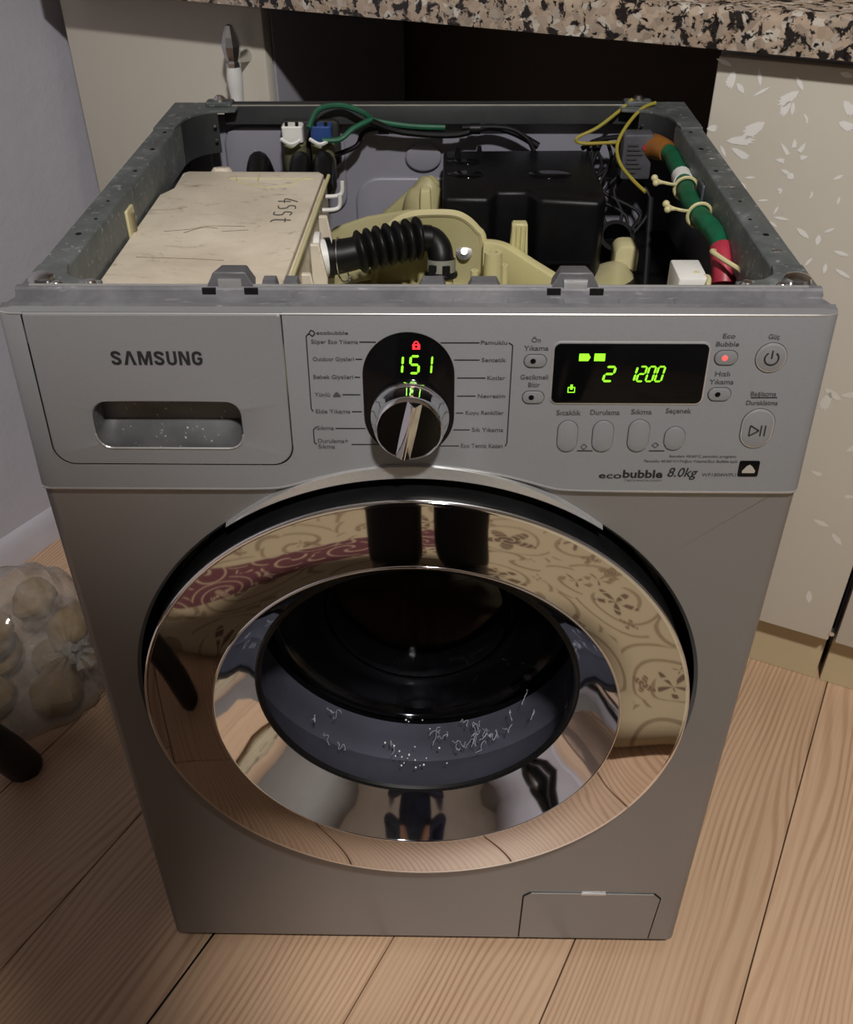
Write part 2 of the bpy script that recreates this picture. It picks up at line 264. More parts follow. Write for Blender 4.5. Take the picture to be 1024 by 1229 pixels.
def rug_mat():
    m, nt, b = nodes('floral_rug_pile')
    v = coords(nt)
    def mth(op, a, b=None, c=None):
        n_ = nt.nodes.new('ShaderNodeMath'); n_.operation = op
        for k_, v_ in enumerate((a, b, c)):
            if v_ is None: continue
            if isinstance(v_, (int, float)): n_.inputs[k_].default_value = v_
            else: nt.links.new(v_, n_.inputs[k_])
        return n_.outputs[0]
    def flowers(scale, rand, petals, size):
        mp = nt.nodes.new('ShaderNodeMapping'); mp.inputs['Scale'].default_value = (scale, scale, 0); nt.links.new(v, mp.inputs[0])
        vo = nt.nodes.new('ShaderNodeTexVoronoi'); vo.inputs['Scale'].default_value = 1; vo.inputs['Randomness'].default_value = rand
        nt.links.new(mp.outputs[0], vo.inputs['Vector'])
        sb = nt.nodes.new('ShaderNodeVectorMath'); sb.operation = 'SUBTRACT'; nt.links.new(mp.outputs[0], sb.inputs[0]); nt.links.new(vo.outputs['Position'], sb.inputs[1])
        sp = nt.nodes.new('ShaderNodeSeparateXYZ'); nt.links.new(sb.outputs[0], sp.inputs[0])
        th = mth('ARCTAN2', sp.outputs[1], sp.outputs[0]); r = vo.outputs['Distance']
        pet = mth('MULTIPLY_ADD', mth('SINE', mth('MULTIPLY', th, petals)), .38, 1.0)
        inside = mth('LESS_THAN', r, mth('MULTIPLY', pet, size))
        vein = mth('GREATER_THAN', mth('ABSOLUTE', mth('SINE', mth('MULTIPLY_ADD', r, 40.0, mth('MULTIPLY', th, 1.0)))), .35)
        spiral = mth('LESS_THAN', mth('ABSOLUTE', mth('SINE', mth('MULTIPLY_ADD', r, 15.0, th))), .28)
        return mth('MULTIPLY', inside, vein), mth('MULTIPLY', spiral, mth('GREATER_THAN', r, size*1.3))
    fa, sa = flowers(5.2, .75, 5.0, .31); fb, sb_ = flowers(9.0, .9, 4.0, .2)
    band = mth('MAXIMUM', sb_, fb)
    c = mixc(nt, mth('MULTIPLY', sa, .75), rgb(172, 158, 130), rgb(122, 101, 78))
    c = mixc(nt, fb, c, rgb(116, 94, 73)); c = mixc(nt, fa, c, rgb(98, 76, 60))
    sep = nt.nodes.new('ShaderNodeSeparateXYZ'); nt.links.new(v, sep.inputs[0])
    q1 = nt.nodes.new('ShaderNodeMath'); q1.operation = 'MULTIPLY'; q1.inputs[1].default_value = -.8; nt.links.new(sep.outputs[1], q1.inputs[0])
    q2 = nt.nodes.new('ShaderNodeMath'); q2.operation = 'MULTIPLY_ADD'; q2.inputs[1].default_value = -.6; nt.links.new(sep.outputs[0], q2.inputs[0]); nt.links.new(q1.outputs[0], q2.inputs[2])
    q3 = nt.nodes.new('ShaderNodeMath'); q3.operation = 'MULTIPLY'; q3.inputs[1].default_value = -1; nt.links.new(sep.outputs[0], q3.inputs[0])
    edge = ramp(nt, q2.outputs[0], [(.44, 0), (.445, 1), (.60, 1), (.605, 0)])
    bord = mixc(nt, band, rgb(92, 48, 54), rgb(160, 138, 116))
    left_ = ramp(nt, q3.outputs[0], [(.06, 0), (.065, 1)])
    edge = mixc(nt, left_, (0, 0, 0), edge)
    nt.links.new(mixc(nt, edge, c, bord), b.inputs['Base Color'])
    b.inputs['Roughness'].default_value = .9
    return m
rug_m = rug_mat()

# ---------------------------------------------------------------- mesh helpers
class MB:
    def __init__(self): self.v = []; self.f = []
    def add(self, vs, fs):
        o = len(self.v); self.v += [tuple(x) for x in vs]; self.f += [tuple(i+o for i in q) for q in fs]; return self
    def box(self, x0, x1, y0, y1, z0, z1):
        return self.add([(x0,y0,z0),(x1,y0,z0),(x1,y1,z0),(x0,y1,z0),(x0,y0,z1),(x1,y0,z1),(x1,y1,z1),(x0,y1,z1)],
                        [(0,3,2,1),(4,5,6,7),(0,1,5,4),(1,2,6,5),(2,3,7,6),(3,0,4,7)])
    def prism(self, poly, a0, a1, fn):
        n = len(poly)
        vs = [fn(p[0], p[1], a0) for p in poly] + [fn(p[0], p[1], a1) for p in poly]
        return self.add(vs, [tuple(range(n))[::-1], tuple(range(n, 2*n))] + [(i, (i+1) % n, n+(i+1) % n, n+i) for i in range(n)])
    def flat(self, poly, fn):
        return self.add([fn(*p) for p in poly], [tuple(range(len(poly)))])
    def tube(self, path, r, n=10, caps=True, closed=False):
        P = [Vector(p) for p in path]; k = len(P); R = r if isinstance(r, (list, tuple)) else [r]*k
        rings = []; ref = None
        for i in range(k):
            if closed: t = P[(i+1) % k]-P[i-1]
            else: t = (P[min(i+1, k-1)]-P[max(i-1, 0)])
            t.normalize()
            if ref is None: ref = t.orthogonal().normalized()
            ref = (ref - t*ref.dot(t)).normalized(); b = t.cross(ref)
            rings.append([P[i]+(ref*math.cos(2*PI*j/n)+b*math.sin(2*PI*j/n))*R[i] for j in range(n)])
        vs = [q for g in rings for q in g]; fs = []
        for i in range(k if closed else k-1):
            a, c = i*n, ((i+1) % k)*n
            fs += [(a+j, a+(j+1) % n, c+(j+1) % n, c+j) for j in range(n)]
        if caps and not closed: fs += [tuple(range(n))[::-1], tuple(range((k-1)*n, k*n))]
        return self.add(vs, fs)
    def lathe(self, prof, org, axis=(0, 1, 0), n=48, a0=0, a1=2*PI, closed_prof=False):
        ax = Vector(axis).normalized(); u = Vector((1, 0, 0)) if abs(ax.x) < .9 else Vector((0, 1, 0))
        u = (u-ax*u.dot(ax)).normalized(); w = u.cross(ax) if abs(ax.y) > .5 else ax.cross(u); o = Vector(org)
        full = abs(a1-a0-2*PI) < 1e-6; m = n if full else n+1; k = len(prof)
        vs = [o+ax*h+(u*math.cos(a0+(a1-a0)*j/n)+w*math.sin(a0+(a1-a0)*j/n))*r for j in range(m) for r, h in prof]
        fs = []
        for j in range(n):
            a, b = j*k, ((j+1) % m)*k
            for i in range(k if closed_prof else k-1):
                i2 = (i+1) % k
                fs.append((a+i, a+i2, b+i2, b+i))
        return self.add(vs, fs)
    def blob(self, c, r, n=10, m=14, jitter=0, seed=0):
        vs = []; fs = []
        for i in range(n+1):
            th = PI*i/n
            for j in range(m):
                ph = 2*PI*j/m; d = Vector((math.sin(th)*math.cos(ph), math.sin(th)*math.sin(ph), math.cos(th)))
                k = 1+jitter*noise.noise(d*1.6+Vector((seed*3.1, seed, 0)))
                vs.append((c[0]+d.x*r[0]*k, c[1]+d.y*r[1]*k, c[2]+d.z*r[2]*k))
        for i in range(n):
            for j in range(m): fs.append((i*m+j, (i+1)*m+j, (i+1)*m+(j+1) % m, i*m+(j+1) % m))
        return self.add(vs, fs)
    def build(self, name, mat, parent=None, smooth=True, bevel=0, angle=35, seg=2, loc=None, weld=True):
        me = bpy.data.meshes.new(name); me.from_pydata(self.v, [], self.f); me.update()
        bm = bmesh.new(); bm.from_mesh(me)
        if weld: bmesh.ops.remove_doubles(bm, verts=bm.verts, dist=1e-6)
        bmesh.ops.dissolve_degenerate(bm, edges=bm.edges, dist=1e-7)
        bmesh.ops.recalc_face_normals(bm, faces=bm.faces)
        if bevel:
            es = [e for e in bm.edges if len(e.link_faces) == 2 and e.calc_face_angle(0) > math.radians(angle)]
            bmesh.ops.bevel(bm, geom=es, offset=bevel, segments=seg, profile=.5, affect='EDGES', clamp_overlap=True)
        for f in bm.faces: f.smooth = smooth
        for e in bm.edges:
            if len(e.link_faces) == 2 and e.calc_face_angle(0) > math.radians(angle): e.smooth = False
        bm.to_mesh(me); bm.free(); me.materials.append(mat)
        return link(name, me, parent, loc)
def link(name, data, parent=None, loc=None):
    o = bpy.data.objects.new(name, data); C.objects.link(o)
    if parent is not None: o.parent = parent
    if loc is not None: o.location = loc
    return o
def tag(o, label=None, cat=None, group=None, kind=None):
    for k, v in (('label', label), ('category', cat), ('group', group), ('kind', kind)):
        if v: o[k] = v
    return o
def thing(name, label, cat, loc=(0, 0, 0), rz=0, group=None):
    o = link(name, None, None, loc); o.rotation_euler = (0, 0, rz); o.empty_display_size = .1
    return tag(o, label, cat, group)
def rrect(x0, x1, z0, z1, r, n=6):
    if not isinstance(r, (tuple, list)): r = (r, r, r, r)
    pts = []
    for (cx, cz, a, q) in ((x1-r[0], z0+r[0], -PI/2, r[0]), (x1-r[1], z1-r[1], 0, r[1]), (x0+r[2], z1-r[2], PI/2, r[2]), (x0+r[3], z0+r[3], PI, r[3])):
        pts += [(cx+q*math.cos(a+PI/2*k/n), cz+q*math.sin(a+PI/2*k/n)) for k in range(n+1)]
    return pts
def catmull(pts, n=6):
    P = [Vector(p) for p in pts]; out = []
    for i in range(len(P)-1):
        p0, p1, p2, p3 = P[max(i-1, 0)], P[i], P[i+1], P[min(i+2, len(P)-1)]
        for k in range(n):
            t = k/n
            out.append(.5*((2*p1)+(p2-p0)*t+(2*p0-5*p1+4*p2-p3)*t*t+(3*p1-p0-3*p2+p3)*t**3))
    out.append(P[-1]); return [tuple(p) for p in out]
XY = lambda a, b, h: (a, b, h)
XZ = lambda a, b, h: (a, h, b)
YZ = lambda a, b, h: (h, a, b)
A = math.radians(25)
def K(s, t, z=0): return (s*math.cos(A)+t*math.sin(A), -s*math.sin(A)+t*math.cos(A), z)

# ================================================================ the setting
FA = math.atan2(.452, .892)         # floor planks run along (.452, .892)
fl = MB().box(-3.4, 3.4, -4.6, 2.6, -.06, -.0125).build('floor', floor_under)
tag(fl, 'light pine laminate floor boards', None, None, 'structure')
fl['label'] = 'light pine laminate floor of wide boards under the washing machine'
dv = Vector((math.sin(FA), math.cos(FA), 0)); nv = Vector((math.cos(FA), -math.sin(FA), 0))
plank_mesh = {}
def plank(k, d0, d1):
    ln = round(d1-d0, 3); gap = .0007
    if ln not in plank_mesh:
        mb = MB().box(0, ln, gap, .1975-gap, -.012, 0)
        o = mb.build('plank', wood_m, fl, bevel=.0008, seg=1); plank_mesh[ln] = o.data
    else: o = link('plank', plank_mesh[ln], fl)
    n0 = -.2345+.1975*k
    p = dv*d0+nv*(n0+.1975)
    # local x along the board, local y towards -n
    o.matrix_basis = Matrix((( dv.x, -nv.x, 0, p.x), (dv.y, -nv.y, 0, p.y), (0, 0, 1, 0), (0, 0, 0, 1)))
    return o
for k in range(-9, 17):
    st = [-.42, -.33, -.5, -.38, -.46][k % 5]
    d = st-1.38*3
    while d < 1.9:
        p_ = plank(k, d, d+1.379); d += 1.38
# one widened joint in front of the machine, left board pulled away
mbc = MB()
c0 = dv*-.42+nv*(-.2345); 
pts = []
for i in range(29):
    t = -.25+i*.5/28; w = .0022+.0012*noise.noise(Vector((t*30, 0, 0)))
    pts.append((t, w))
vs = []
for t, w in pts:
    a = dv*t+nv*(-.2345-w*.6); b = dv*t+nv*(-.2345+w*.6); vs += [(a.x, a.y, .00025), (b.x, b.y, .00025)]
mbc.add(vs, [(2*i, 2*i+1, 2*i+3, 2*i+2) for i in range(28)])
mbc.build('open_joint', black_matte, fl)

def kslab(name, s0, s1, t0, t1, z0, z1, mat, label, bevel=0):
    o = MB().box(s0, s1, t0, t1, z0, z1).build(name, mat, bevel=bevel); o.rotation_euler = (0, 0, -A)
    tag(o, label, None, None, 'structure'); return o
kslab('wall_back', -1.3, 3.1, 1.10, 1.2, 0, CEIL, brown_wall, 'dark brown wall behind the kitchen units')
kslab('wall_right', 3.0, 3.1, -3.6, 1.1, 0, CEIL, wall_w, 'greyed wall across the room')
kslab('wall_front', -1.5, 3.1, -3.7, -3.6, 0, CEIL, wall_w, 'greyed wall behind the photographer')
cl = kslab('ceiling', -1.5, 3.1, -3.7, 1.2, CEIL, 2.72, ceil_m, 'white ceiling')
# left wall, slightly out of square with the units
wl = MB()
def wl_s(t): return -.982+(t-.33)*.09
g = []; NT, NZ = 60, 30
for i in range(NT+1):
    t = -3.6+i*4.72/NT
    for j in range(NZ+1):
        z = CEIL*j/NZ; e = .004*noise.noise(Vector((t*2.3, z*2.1, 4)))
        g.append((wl_s(t)+e, t, z))
wl.add(g, [(i*(NZ+1)+j, (i+1)*(NZ+1)+j, (i+1)*(NZ+1)+j+1, i*(NZ+1)+j+1) for i in range(NT) for j in range(NZ)])
wl.add([(-1.5, -3.6, 0), (-1.5, 1.12, 0), (-1.5, 1.12, CEIL), (-1.5, -3.6, CEIL)], [(0, 1, 2, 3)])
o = wl.build('wall_left', wall_m); o.rotation_euler = (0, 0, -A); tag(o, 'uneven lavender grey plastered wall', None, None, 'structure')
bb = MB()
prof = [(0, 0), (.014, 0), (.014, .035), (.011, .052), (.005, .064), (0, .068)]
tt = [-3.6+i*4.26/40 for i in range(41)]
vs = [(wl_s(t)-.004+p, t, z) for t in tt for p, z in prof]
bb.add(vs, [(i*6+j, (i+1)*6+j, (i+1)*6+j+1, i*6+j+1) for i in range(40) for j in range(5)] + [tuple(range(6)), tuple(range(40*6, 41*6))[::-1]])
o = bb.build('baseboard_left', base_m); o.rotation_euler = (0, 0, -A); tag(o, 'pale rounded skirting along the lavender wall', None, None, 'structure')

# ================================================================ kitchen units
TOPZ = .897
# worktop
wt = MB()
prof = [(.598, TOPZ), (.598, TOPZ+.030), (.601, TOPZ+.036), (.607, TOPZ+.04), (1.09, TOPZ+.04), (1.09, TOPZ)]
wt.prism(prof, -.90, 2.45, lambda a, b, h: (h, a, b))
o = wt.build('granite_worktop', granite_m, bevel=0); o.rotation_euler = (0, 0, -A)
tag(o, 'speckled pink, black and white granite worktop above the niche', 'worktop')

def cabinet(name, label, s0, s1, T, cream, mat, body_s0=None):
    root = thing(name, label, 'cabinet', K((s0+s1)/2, T, 0), -A)
    h = (s1-s0)/2
    b0 = -h if body_s0 is None else body_s0-(s0+s1)/2
    bd = MB().box(b0, h, .02, .42, .10, TOPZ-.001).build('carcass', cab_side, root, bevel=.001, seg=1)
    pl = MB().box(b0+.001, h-.001, .035, .40, 0, .0995).build('plinth', plinth_m, root, bevel=.001, seg=1)
    dr = MB().box(-h+.0015, h-.0015, 0, .0185, .112, TOPZ-.012).build('door_panel', mat, root, bevel=.0025, seg=2)
    return root, dr
# left unit with porcelain handle
lc, ld = cabinet('cream_cabinet', 'plain cream cabinet with a porcelain bar handle beside the lavender wall', -.928, -.562, .66, True, cab_cream, -.895)
hs, hy = .150, -.034
MB().lathe([(0, .868), (.005, .866), (.0105, .852), (.0135, .840), (.011, .828), (.0085, .822), (.0105, .819), (.0105, .814), (0, .813)], (hs, hy, 0), (0, 0, 1), 8).build('handle_finial', steel, lc, smooth=False)
for zz in (.822, .700):
    MB().tube([(hs, 0, zz), (hs, -.018, zz), (hs, hy, zz)], [.009, .006, .008], 10).build('handle_post', steel, lc)
MB().lathe([(0, .815), (.0095, .815), (.0115, .80), (.0105, .785), (.0085, .77), (.0105, .745), (.0095, .715), (0, .715)], (hs, hy, 0), (0, 0, 1), 18).build('handle_grip', porcelain, lc)
MB().lathe([(0, .715), (.0105, .714), (.009, .70), (.0125, .685), (.008, .665), (0, .660)], (hs, hy, 0), (0, 0, 1), 10).build('handle_tip', steel, lc)
# right units
rc, rd = cabinet('floral_cabinet', 'pearl cabinet with white leaf prints, next to the niche', .062, .3605, .625, True, cab_right)
rc2, rd2 = cabinet('floral_cabinet', 'pearl cabinet beyond the dark gap, cut by the picture edge', .3665, .72, .625, True, cab_right)
def leafpoly(x0, z0, x1, z1, w, kind):
    d = Vector((x1-x0, z1-z0)); L = max(d.length, 1e-4); u = d/L; nrm = Vector((-u.y, u.x)); w = max(w, .003)
    if kind == 'f': sh = [(0, 0), (.22, .4), (.5, .55), (.72, .6), (1, .5), (.86, .28), (1.02, .1), (.84, -.04), (.96, -.24), (.76, -.26), (.78, -.46), (.5, -.42), (.22, -.3)]
    elif kind == 'c': sh = [(0, 0), (.2, .45), (.6, .55), (1, .2), (1, -.2), (.6, .05), (.3, 0)]
    elif kind == 't': sh = [(0, .1), (.5, .5), (1, .45), (1, -.45), (.5, -.3)]
    else: sh = [(0, 0), (.25, .35), (.5, .5), (.8, .33), (1, 0), (.75, -.3), (.45, -.42), (.2, -.25)]
    return [(x0+u.x*L*a+nrm.x*w*b, z0+u.y*L*a+nrm.y*w*b) for a, b in sh]
sc_ = (.062+.3605)/2
for (x0, z0, x1, z1, w, kind) in LEAVES:
    if max(x0, x1) > .355: continue
    MB().flat([(a-sc_, b) for a, b in leafpoly(x0, z0, x1, z1, w, kind)], lambda a, b: (a, -.0004, b)).build('leaf_print', print_white, rd)
random.seed(3)
for k in range(34):
    x = random.uniform(.09, .34); z = random.uniform(.16, .56); an = random.uniform(0, 6.28); ln = random.uniform(.014, .03)
    MB().flat([(a-sc_, b) for a, b in leafpoly(x, z, x+ln*math.cos(an), z+ln*math.sin(an), ln*.4, random.choice('lfl'))], lambda a, b: (a, -.0004, b)).build('leaf_print', print_faint, rd)
MB().box(.362, .3648, .634, .655, .10, TOPZ-.01).build('gap_strip', black_matte).rotation_euler = (0, 0, -A)
gs = bpy.data.objects['gap_strip']; gs.parent = rc; gs.matrix_parent_inverse = Matrix.Identity(4)
gs.rotation_euler = (0, 0, 0); gs.location = (-sc_, -.625, 0)
MB().tube([(.1495, .008, .128), (.1495, -.002, .128)], .004, 10).build('door_buffer', steel, rc)

# ================================================================ washing machine
wm = thing('washing_machine', 'silver front-loading washing machine with its top lid taken off', 'washing machine')
DC = (-.003, .4365)                     # door centre (x, z)
H = .826
def seam_z(x):
    dx = x-.001; z0 = .6855
    arc = .7075-(.27-math.sqrt(max(0, .27**2-dx*dx))) if abs(dx) < .2 else 0
    k = .006
    return z0+.5*((arc-z0)+math.sqrt((arc-z0)**2+k*k*.5))-.0015
# front panel: sheet with a round opening
fp_ = MB(); NA = 160; Rh = .2580
def ray_box(a, x0, x1, z0, z1):
    c, s = math.cos(a), math.sin(a); t = 9
    if c > 1e-9: t = min(t, (x1-DC[0])/c)
    if c < -1e-9: t = min(t, (x0-DC[0])/c)
    if s > 1e-9: t = min(t, (z1-DC[1])/s)
    if s < -1e-9: t = min(t, (z0-DC[1])/s)
    return DC[0]+c*t, DC[1]+s*t
angs = sorted([2*PI*i/NA for i in range(NA)]+[math.atan2(z-DC[1], x-DC[0]) % (2*PI) for x in (-.292, .292) for z in (.02, .7)])
ring = [[], [], [], []]
for a in angs:
    c, s = math.cos(a), math.sin(a)
    x, z = ray_box(a, -.292, .292, .02, .7)
    z2 = z
    if s > 0 and z > .69: 
        z2 = seam_z(x)+.004 if abs(z-.7) < 1e-6 else min(z, .6895)
    ring[0].append((x, 0, z2 if z > .6895 else z))
    ring[1].append((DC[0]+c*(Rh+.003), 0, DC[1]+s*(Rh+.003)))
    ring[2].append((DC[0]+c*Rh, .003, DC[1]+s*Rh))
    ring[3].append((DC[0]+c*(Rh-.004), .03, DC[1]+s*(Rh-.004)))
n = len(angs)
fp_.add(ring[0]+ring[1]+ring[2], [(k*n+i, k*n+(i+1) % n, (k+1)*n+(i+1) % n, (k+1)*n+i) for k in range(2) for i in range(n)])
for sx in (-1, 1):
    arc = [(sx*(.292+.008*math.sin(t)), .008-.008*math.cos(t)) for t in [PI/2*k/6 for k in range(7)]]+[(sx*.3, .02)]
    fp_.add([(x, y, z) for x, y in arc for z in (.02, .6895)], [(2*i, 2*i+2, 2*i+3, 2*i+1) for i in range(7)])
fp_.add([(-.292, 0, .02), (.292, 0, .02), (.294, .012, .013), (-.294, .012, .013)], [(0, 1, 2, 3)])
fp_.build('front_panel', silver, wm, weld=False)
MB().add(ring[2]+ring[3], [(i, (i+1) % n, n+(i+1) % n, n+i) for i in range(n)]).build('door_recess', black_rub, wm)
for sx in (-1, 1):
    MB().box(min(sx*.3, sx*.2985), max(sx*.3, sx*.2985), .02, .572, .013, .80).build('side_panel', side_metal, wm)
MB().box(-.29, .29, .02, .56, .022, .03).build('base_pan', black_matte, wm)
for sx in (-1, 1):
    for y in (.05, .53): MB().lathe([(0, 0), (.02, 0), (.02, .008), (.006, .012), (.006, .024), (0, .024)], (sx*.26, y, 0), (0, 0, 1), 16).build('foot', black_rub, wm)

# ---- control panel
KY = .08
def PP(x, z, off=0): return (x, -.004+KY*(z-.686)-off, z)
ZT = .8285; DX0, DX1, DZ0 = -.2815, -.0945, .7055
cp = MB()
def endy(x):
    d = abs(x)-.291
    return .009-math.sqrt(max(0, .009**2-d*d)) if d > 0 else 0
cols = sorted(set([-.3, -.2993, -.298, -.2955, -.291, DX0, DX1, .291, .2955, .298, .2993, .3]+[-.27+i*.54/90 for i in range(91)]))
def rows(x):
    e = endy(x); zb = seam_z(x)
    face = [(.012, zb+.0005), (.0005+e, zb), (PP(x, zb)[1]-.0002+e, zb+.0008), (PP(x, zb)[1]+e, zb+.003)]
    up = [(PP(x, DZ0)[1]+e, max(DZ0, zb+.0035)), (PP(x, ZT-.002)[1]+e, ZT-.002), (PP(x, ZT)[1]+.0006+e, ZT-.0004), (PP(x, ZT)[1]+.002+e, ZT),
          (.018+e*.6, ZT+.001)]
    return [(x, y, z) for y, z in face+up]
R_ = [rows(x) for x in cols]; nr = len(R_[0]); vs = [p for r in R_ for p in r]; fs = []
for i in range(len(cols)-1):
    for j in range(nr-1):
        if cols[i] >= DX0-1e-6 and cols[i+1] <= DX1+1e-6 and j in (4, 5, 6): continue
        fs.append((i*nr+j, (i+1)*nr+j, (i+1)*nr+j+1, i*nr+j+1))
cp.add(vs, fs)
for i in (0, len(cols)-1):
    x = cols[i]*1.0015; zb = seam_z(x)
    cp.add([(x, .006, zb), (x, .06, zb), (x, .06, .797), (x, .034, .822), (x, .018+endy(x)*.6, ZT+.001), R_[i][5]], [(0, 1, 2, 3, 4, 5)])
cpo = cp.build('control_panel', silver2, wm)
# bright moulding along the lower edge
tr = MB(); xs = [-.2975+i*.595/120 for i in range(121)]
tr.tube([(x, PP(x, seam_z(x))[1]+.0008+endy(x), seam_z(x)-.0004) for x in xs], .0015, 8)
tr.build('edge_trim_highlight', silver_edge, cpo)
# raised lip over the door
lip = MB(); ap = [PI*(90+d)/180 for d in range(-36, 37, 2)]
prf = []
for a in ap:
    w = max(.12, math.cos((a-PI/2)*2.35))
    r0, r1 = .2580, .2580+.0115*w+.0005
    c, s = math.cos(a), math.sin(a)
    prf.append([(DC[0]+c*r0, .004, DC[1]+s*r0), (DC[0]+c*r0, -.004, DC[1]+s*r0), (DC[0]+c*(r0+.002), -.0065, DC[1]+s*(r0+.002)), (DC[0]+c*r1, -.0055, DC[1]+s*r1), (DC[0]+c*(r1+.001), .001, DC[1]+s*(r1+.001))])
lip.add([p for q in prf for p in q], [(i*5+j, (i+1)*5+j, (i+1)*5+j+1, i*5+j+1) for i in range(len(ap)-1) for j in range(4)])
lip.build('door_arch_lip', silver_edge, cpo)
# top bezel strip, ridge and clips
bz = MB()
bp = [(.016, .8292), (.022, .8302), (.0235, .8282), (.036, .8282), (.0375, .8330), (.0395, .8345), (.044, .8345), (.0455, .832), (.0455, .80), (.016, .80)]
nb = len(bp); xs = [-.2995, -.290, -.279]+[-.26+i*.52/20 for i in range(21)]+[.279, .290, .2995]
def bz_y(x, y): return y if abs(x) < .28 else y+(abs(x)-.28)*.9*(1 if y > .03 else 0)
bz.add([(x*(1 if y < .035 else .985), y, z) for x in xs for y, z in bp], [(i*nb+j, (i+1)*nb+j, (i+1)*nb+(j+1) % nb, i*nb+(j+1) % nb) for i in range(len(xs)-1) for j in range(nb)] + [tuple(range(nb)), tuple(range((len(xs)-1)*nb, len(xs)*nb))[::-1]])
bzo = bz.build('top_bezel', bezel_m, wm, angle=25)
MB().tube([(x, .0415, .8348) for x in [-.285+i*.57/30 for i in range(31)]], .0012, 8).build('bezel_edge', silver_edge, bzo)
for xc in (-.136, .116):
    c = MB().prism([(-.019, 0), (.019, 0), (.0135, .010), (.012, .0135), (-.012, .0135), (-.0135, .010)], .040, .062, lambda a, b, h: (xc+a*(1 if h < .05 else .8), h, .832+b*(1.0 if h < .05 else .75)))
    co = c.build('clip', dark_plastic, bzo, bevel=.0008, seg=1)
    MB().box(xc-.0085, xc+.0085, .0385, .0405, .832, .8405).build('clip_tongue', silver_edge, co)
    for dx in (-.0155, .0155): MB().box(xc+dx-.005, xc+dx+.005, .0365, .0385, .826, .8345).build('clip_slot', black_matte, co)
for xc, w in ((-.108, .006), (-.092, .006), (.012, .010), (.05, .012)):
    MB().prism([(-w, 0), (w, 0), (w*.75, .006), (-w*.75, .006)], .043, .052, lambda a, b, h: (xc+a, h, .832+b)).build('tab', dark_plastic, bzo)
for xc in (.045, .085, .125, .165, .205): MB().box(xc-.018, xc+.018, .0245, .035, .8275, .8286).build('shallow_tray', bezel_m, bzo, bevel=.0003, seg=1)

# ---- detergent drawer front
dw = MB(); out = rrect(-.2803, -.0956, .7068, .8282, (.015, .002, .002, .015), 8)
RX0, RX1, RZ0, RZ1 = RC['recess']
hole = rrect(RX0, RX1, RZ0, RZ1, (.012, .012, .014, .012), 8)
hc = ((RX0+RX1)/2, (RZ0+RZ1)/2)
def hit(poly, a):
    c, s = math.cos(a), math.sin(a); best = None
    for i in range(len(poly)):
        (x0, z0), (x1, z1) = poly[i], poly[(i+1) % len(poly)]
        x0 -= hc[0]; x1 -= hc[0]; z0 -= hc[1]; z1 -= hc[1]
        den = c*(z1-z0)-s*(x1-x0)
        if abs(den) < 1e-12: continue
        t = (x0*(z1-z0)-z0*(x1-x0))/den; q = (x0*s-z0*c)/den
        if t > 0 and -1e-6 <= q <= 1+1e-6: best = t if best is None else min(best, t)
    return hc[0]+c*best, hc[1]+s*best
aa = sorted(set([math.atan2(z-hc[1], x-hc[0]) % (2*PI) for x, z in out+hole]))
o1 = [hit(out, a) for a in aa]; h1 = [hit(hole, a) for a in aa]; n = len(aa)
def shrink(p, d): 
    v = Vector((hc[0]-p[0], hc[1]-p[1])); v.normalize(); return (p[0]+v.x*d, p[1]+v.y*d)
L_ = [[PP(x, z, -.012) for x, z in o1], [PP(x, z, .0003) for x, z in o1], [PP(*shrink(p, .0009), .0012) for p in o1],
      [PP(*shrink(p, -.0012), .0012) for p in h1], [PP(*p, .0004) for p in h1]]
dw.add([p for l in L_ for p in l], [(k*n+i, k*n+(i+1) % n, (k+1)*n+(i+1) % n, (k+1)*n+i) for k in range(4) for i in range(n)])
dwo = dw.build('detergent_drawer', silver2, wm)
cup = MB()
L2 = [[PP(*p, .0004) for p in h1], [PP(*shrink(p, .002), -.006) for p in h1],
      [(p[0]*.97+hc[0]*.03, .020, max(p[1], RZ0+.013) if p[1] > hc[1]-.02 else RZ0+.013) for p in h1]]
cup.add([p for l in L2 for p in l], [(k*n+i, k*n+(i+1) % n, (k+1)*n+(i+1) % n, (k+1)*n+i) for k in range(2) for i in range(n)]+[tuple(range(2*n, 3*n))])
cup.build('handle_recess', recess_m, dwo)
lipz = [p for p in h1 if p[1] < RZ0+.014]; lipz.sort()
MB().tube([PP(p[0], p[1]-.0006, .0011) for p in lipz], .0009, 6).build('recess_rim', silver_edge, dwo)
MB().box(DX0+.001, DX1-.001, .0105, .02, DZ0+.001, RZ0-.002).build('drawer_well', black_matte, dwo)

for cx_, sg in ((DX0, 1), (DX1, -1)):
    rr_ = .0155; q_ = [(cx_, DZ0)]
    c0_ = (cx_+sg*(rr_+.0002), DZ0+rr_+.0002)
    q_ += [(c0_[0]-sg*rr_*math.cos(PI/2*k/8), c0_[1]-rr_*math.sin(PI/2*k/8)) for k in range(8, -1, -1)]
    MB().flat(q_, lambda a, b: PP(a, b, 0)).build('panel_corner', silver2, cpo)
MB().tube([(x, PP(x, ZT)[1]+.0006+endy(x), ZT-.0004) for x in [-.298+i*.596/80 for i in range(81)]], .0008, 6).build('edge_trim_highlight', silver_edge, cpo)  # pale tube standing in for the highlight on the panel's top edge
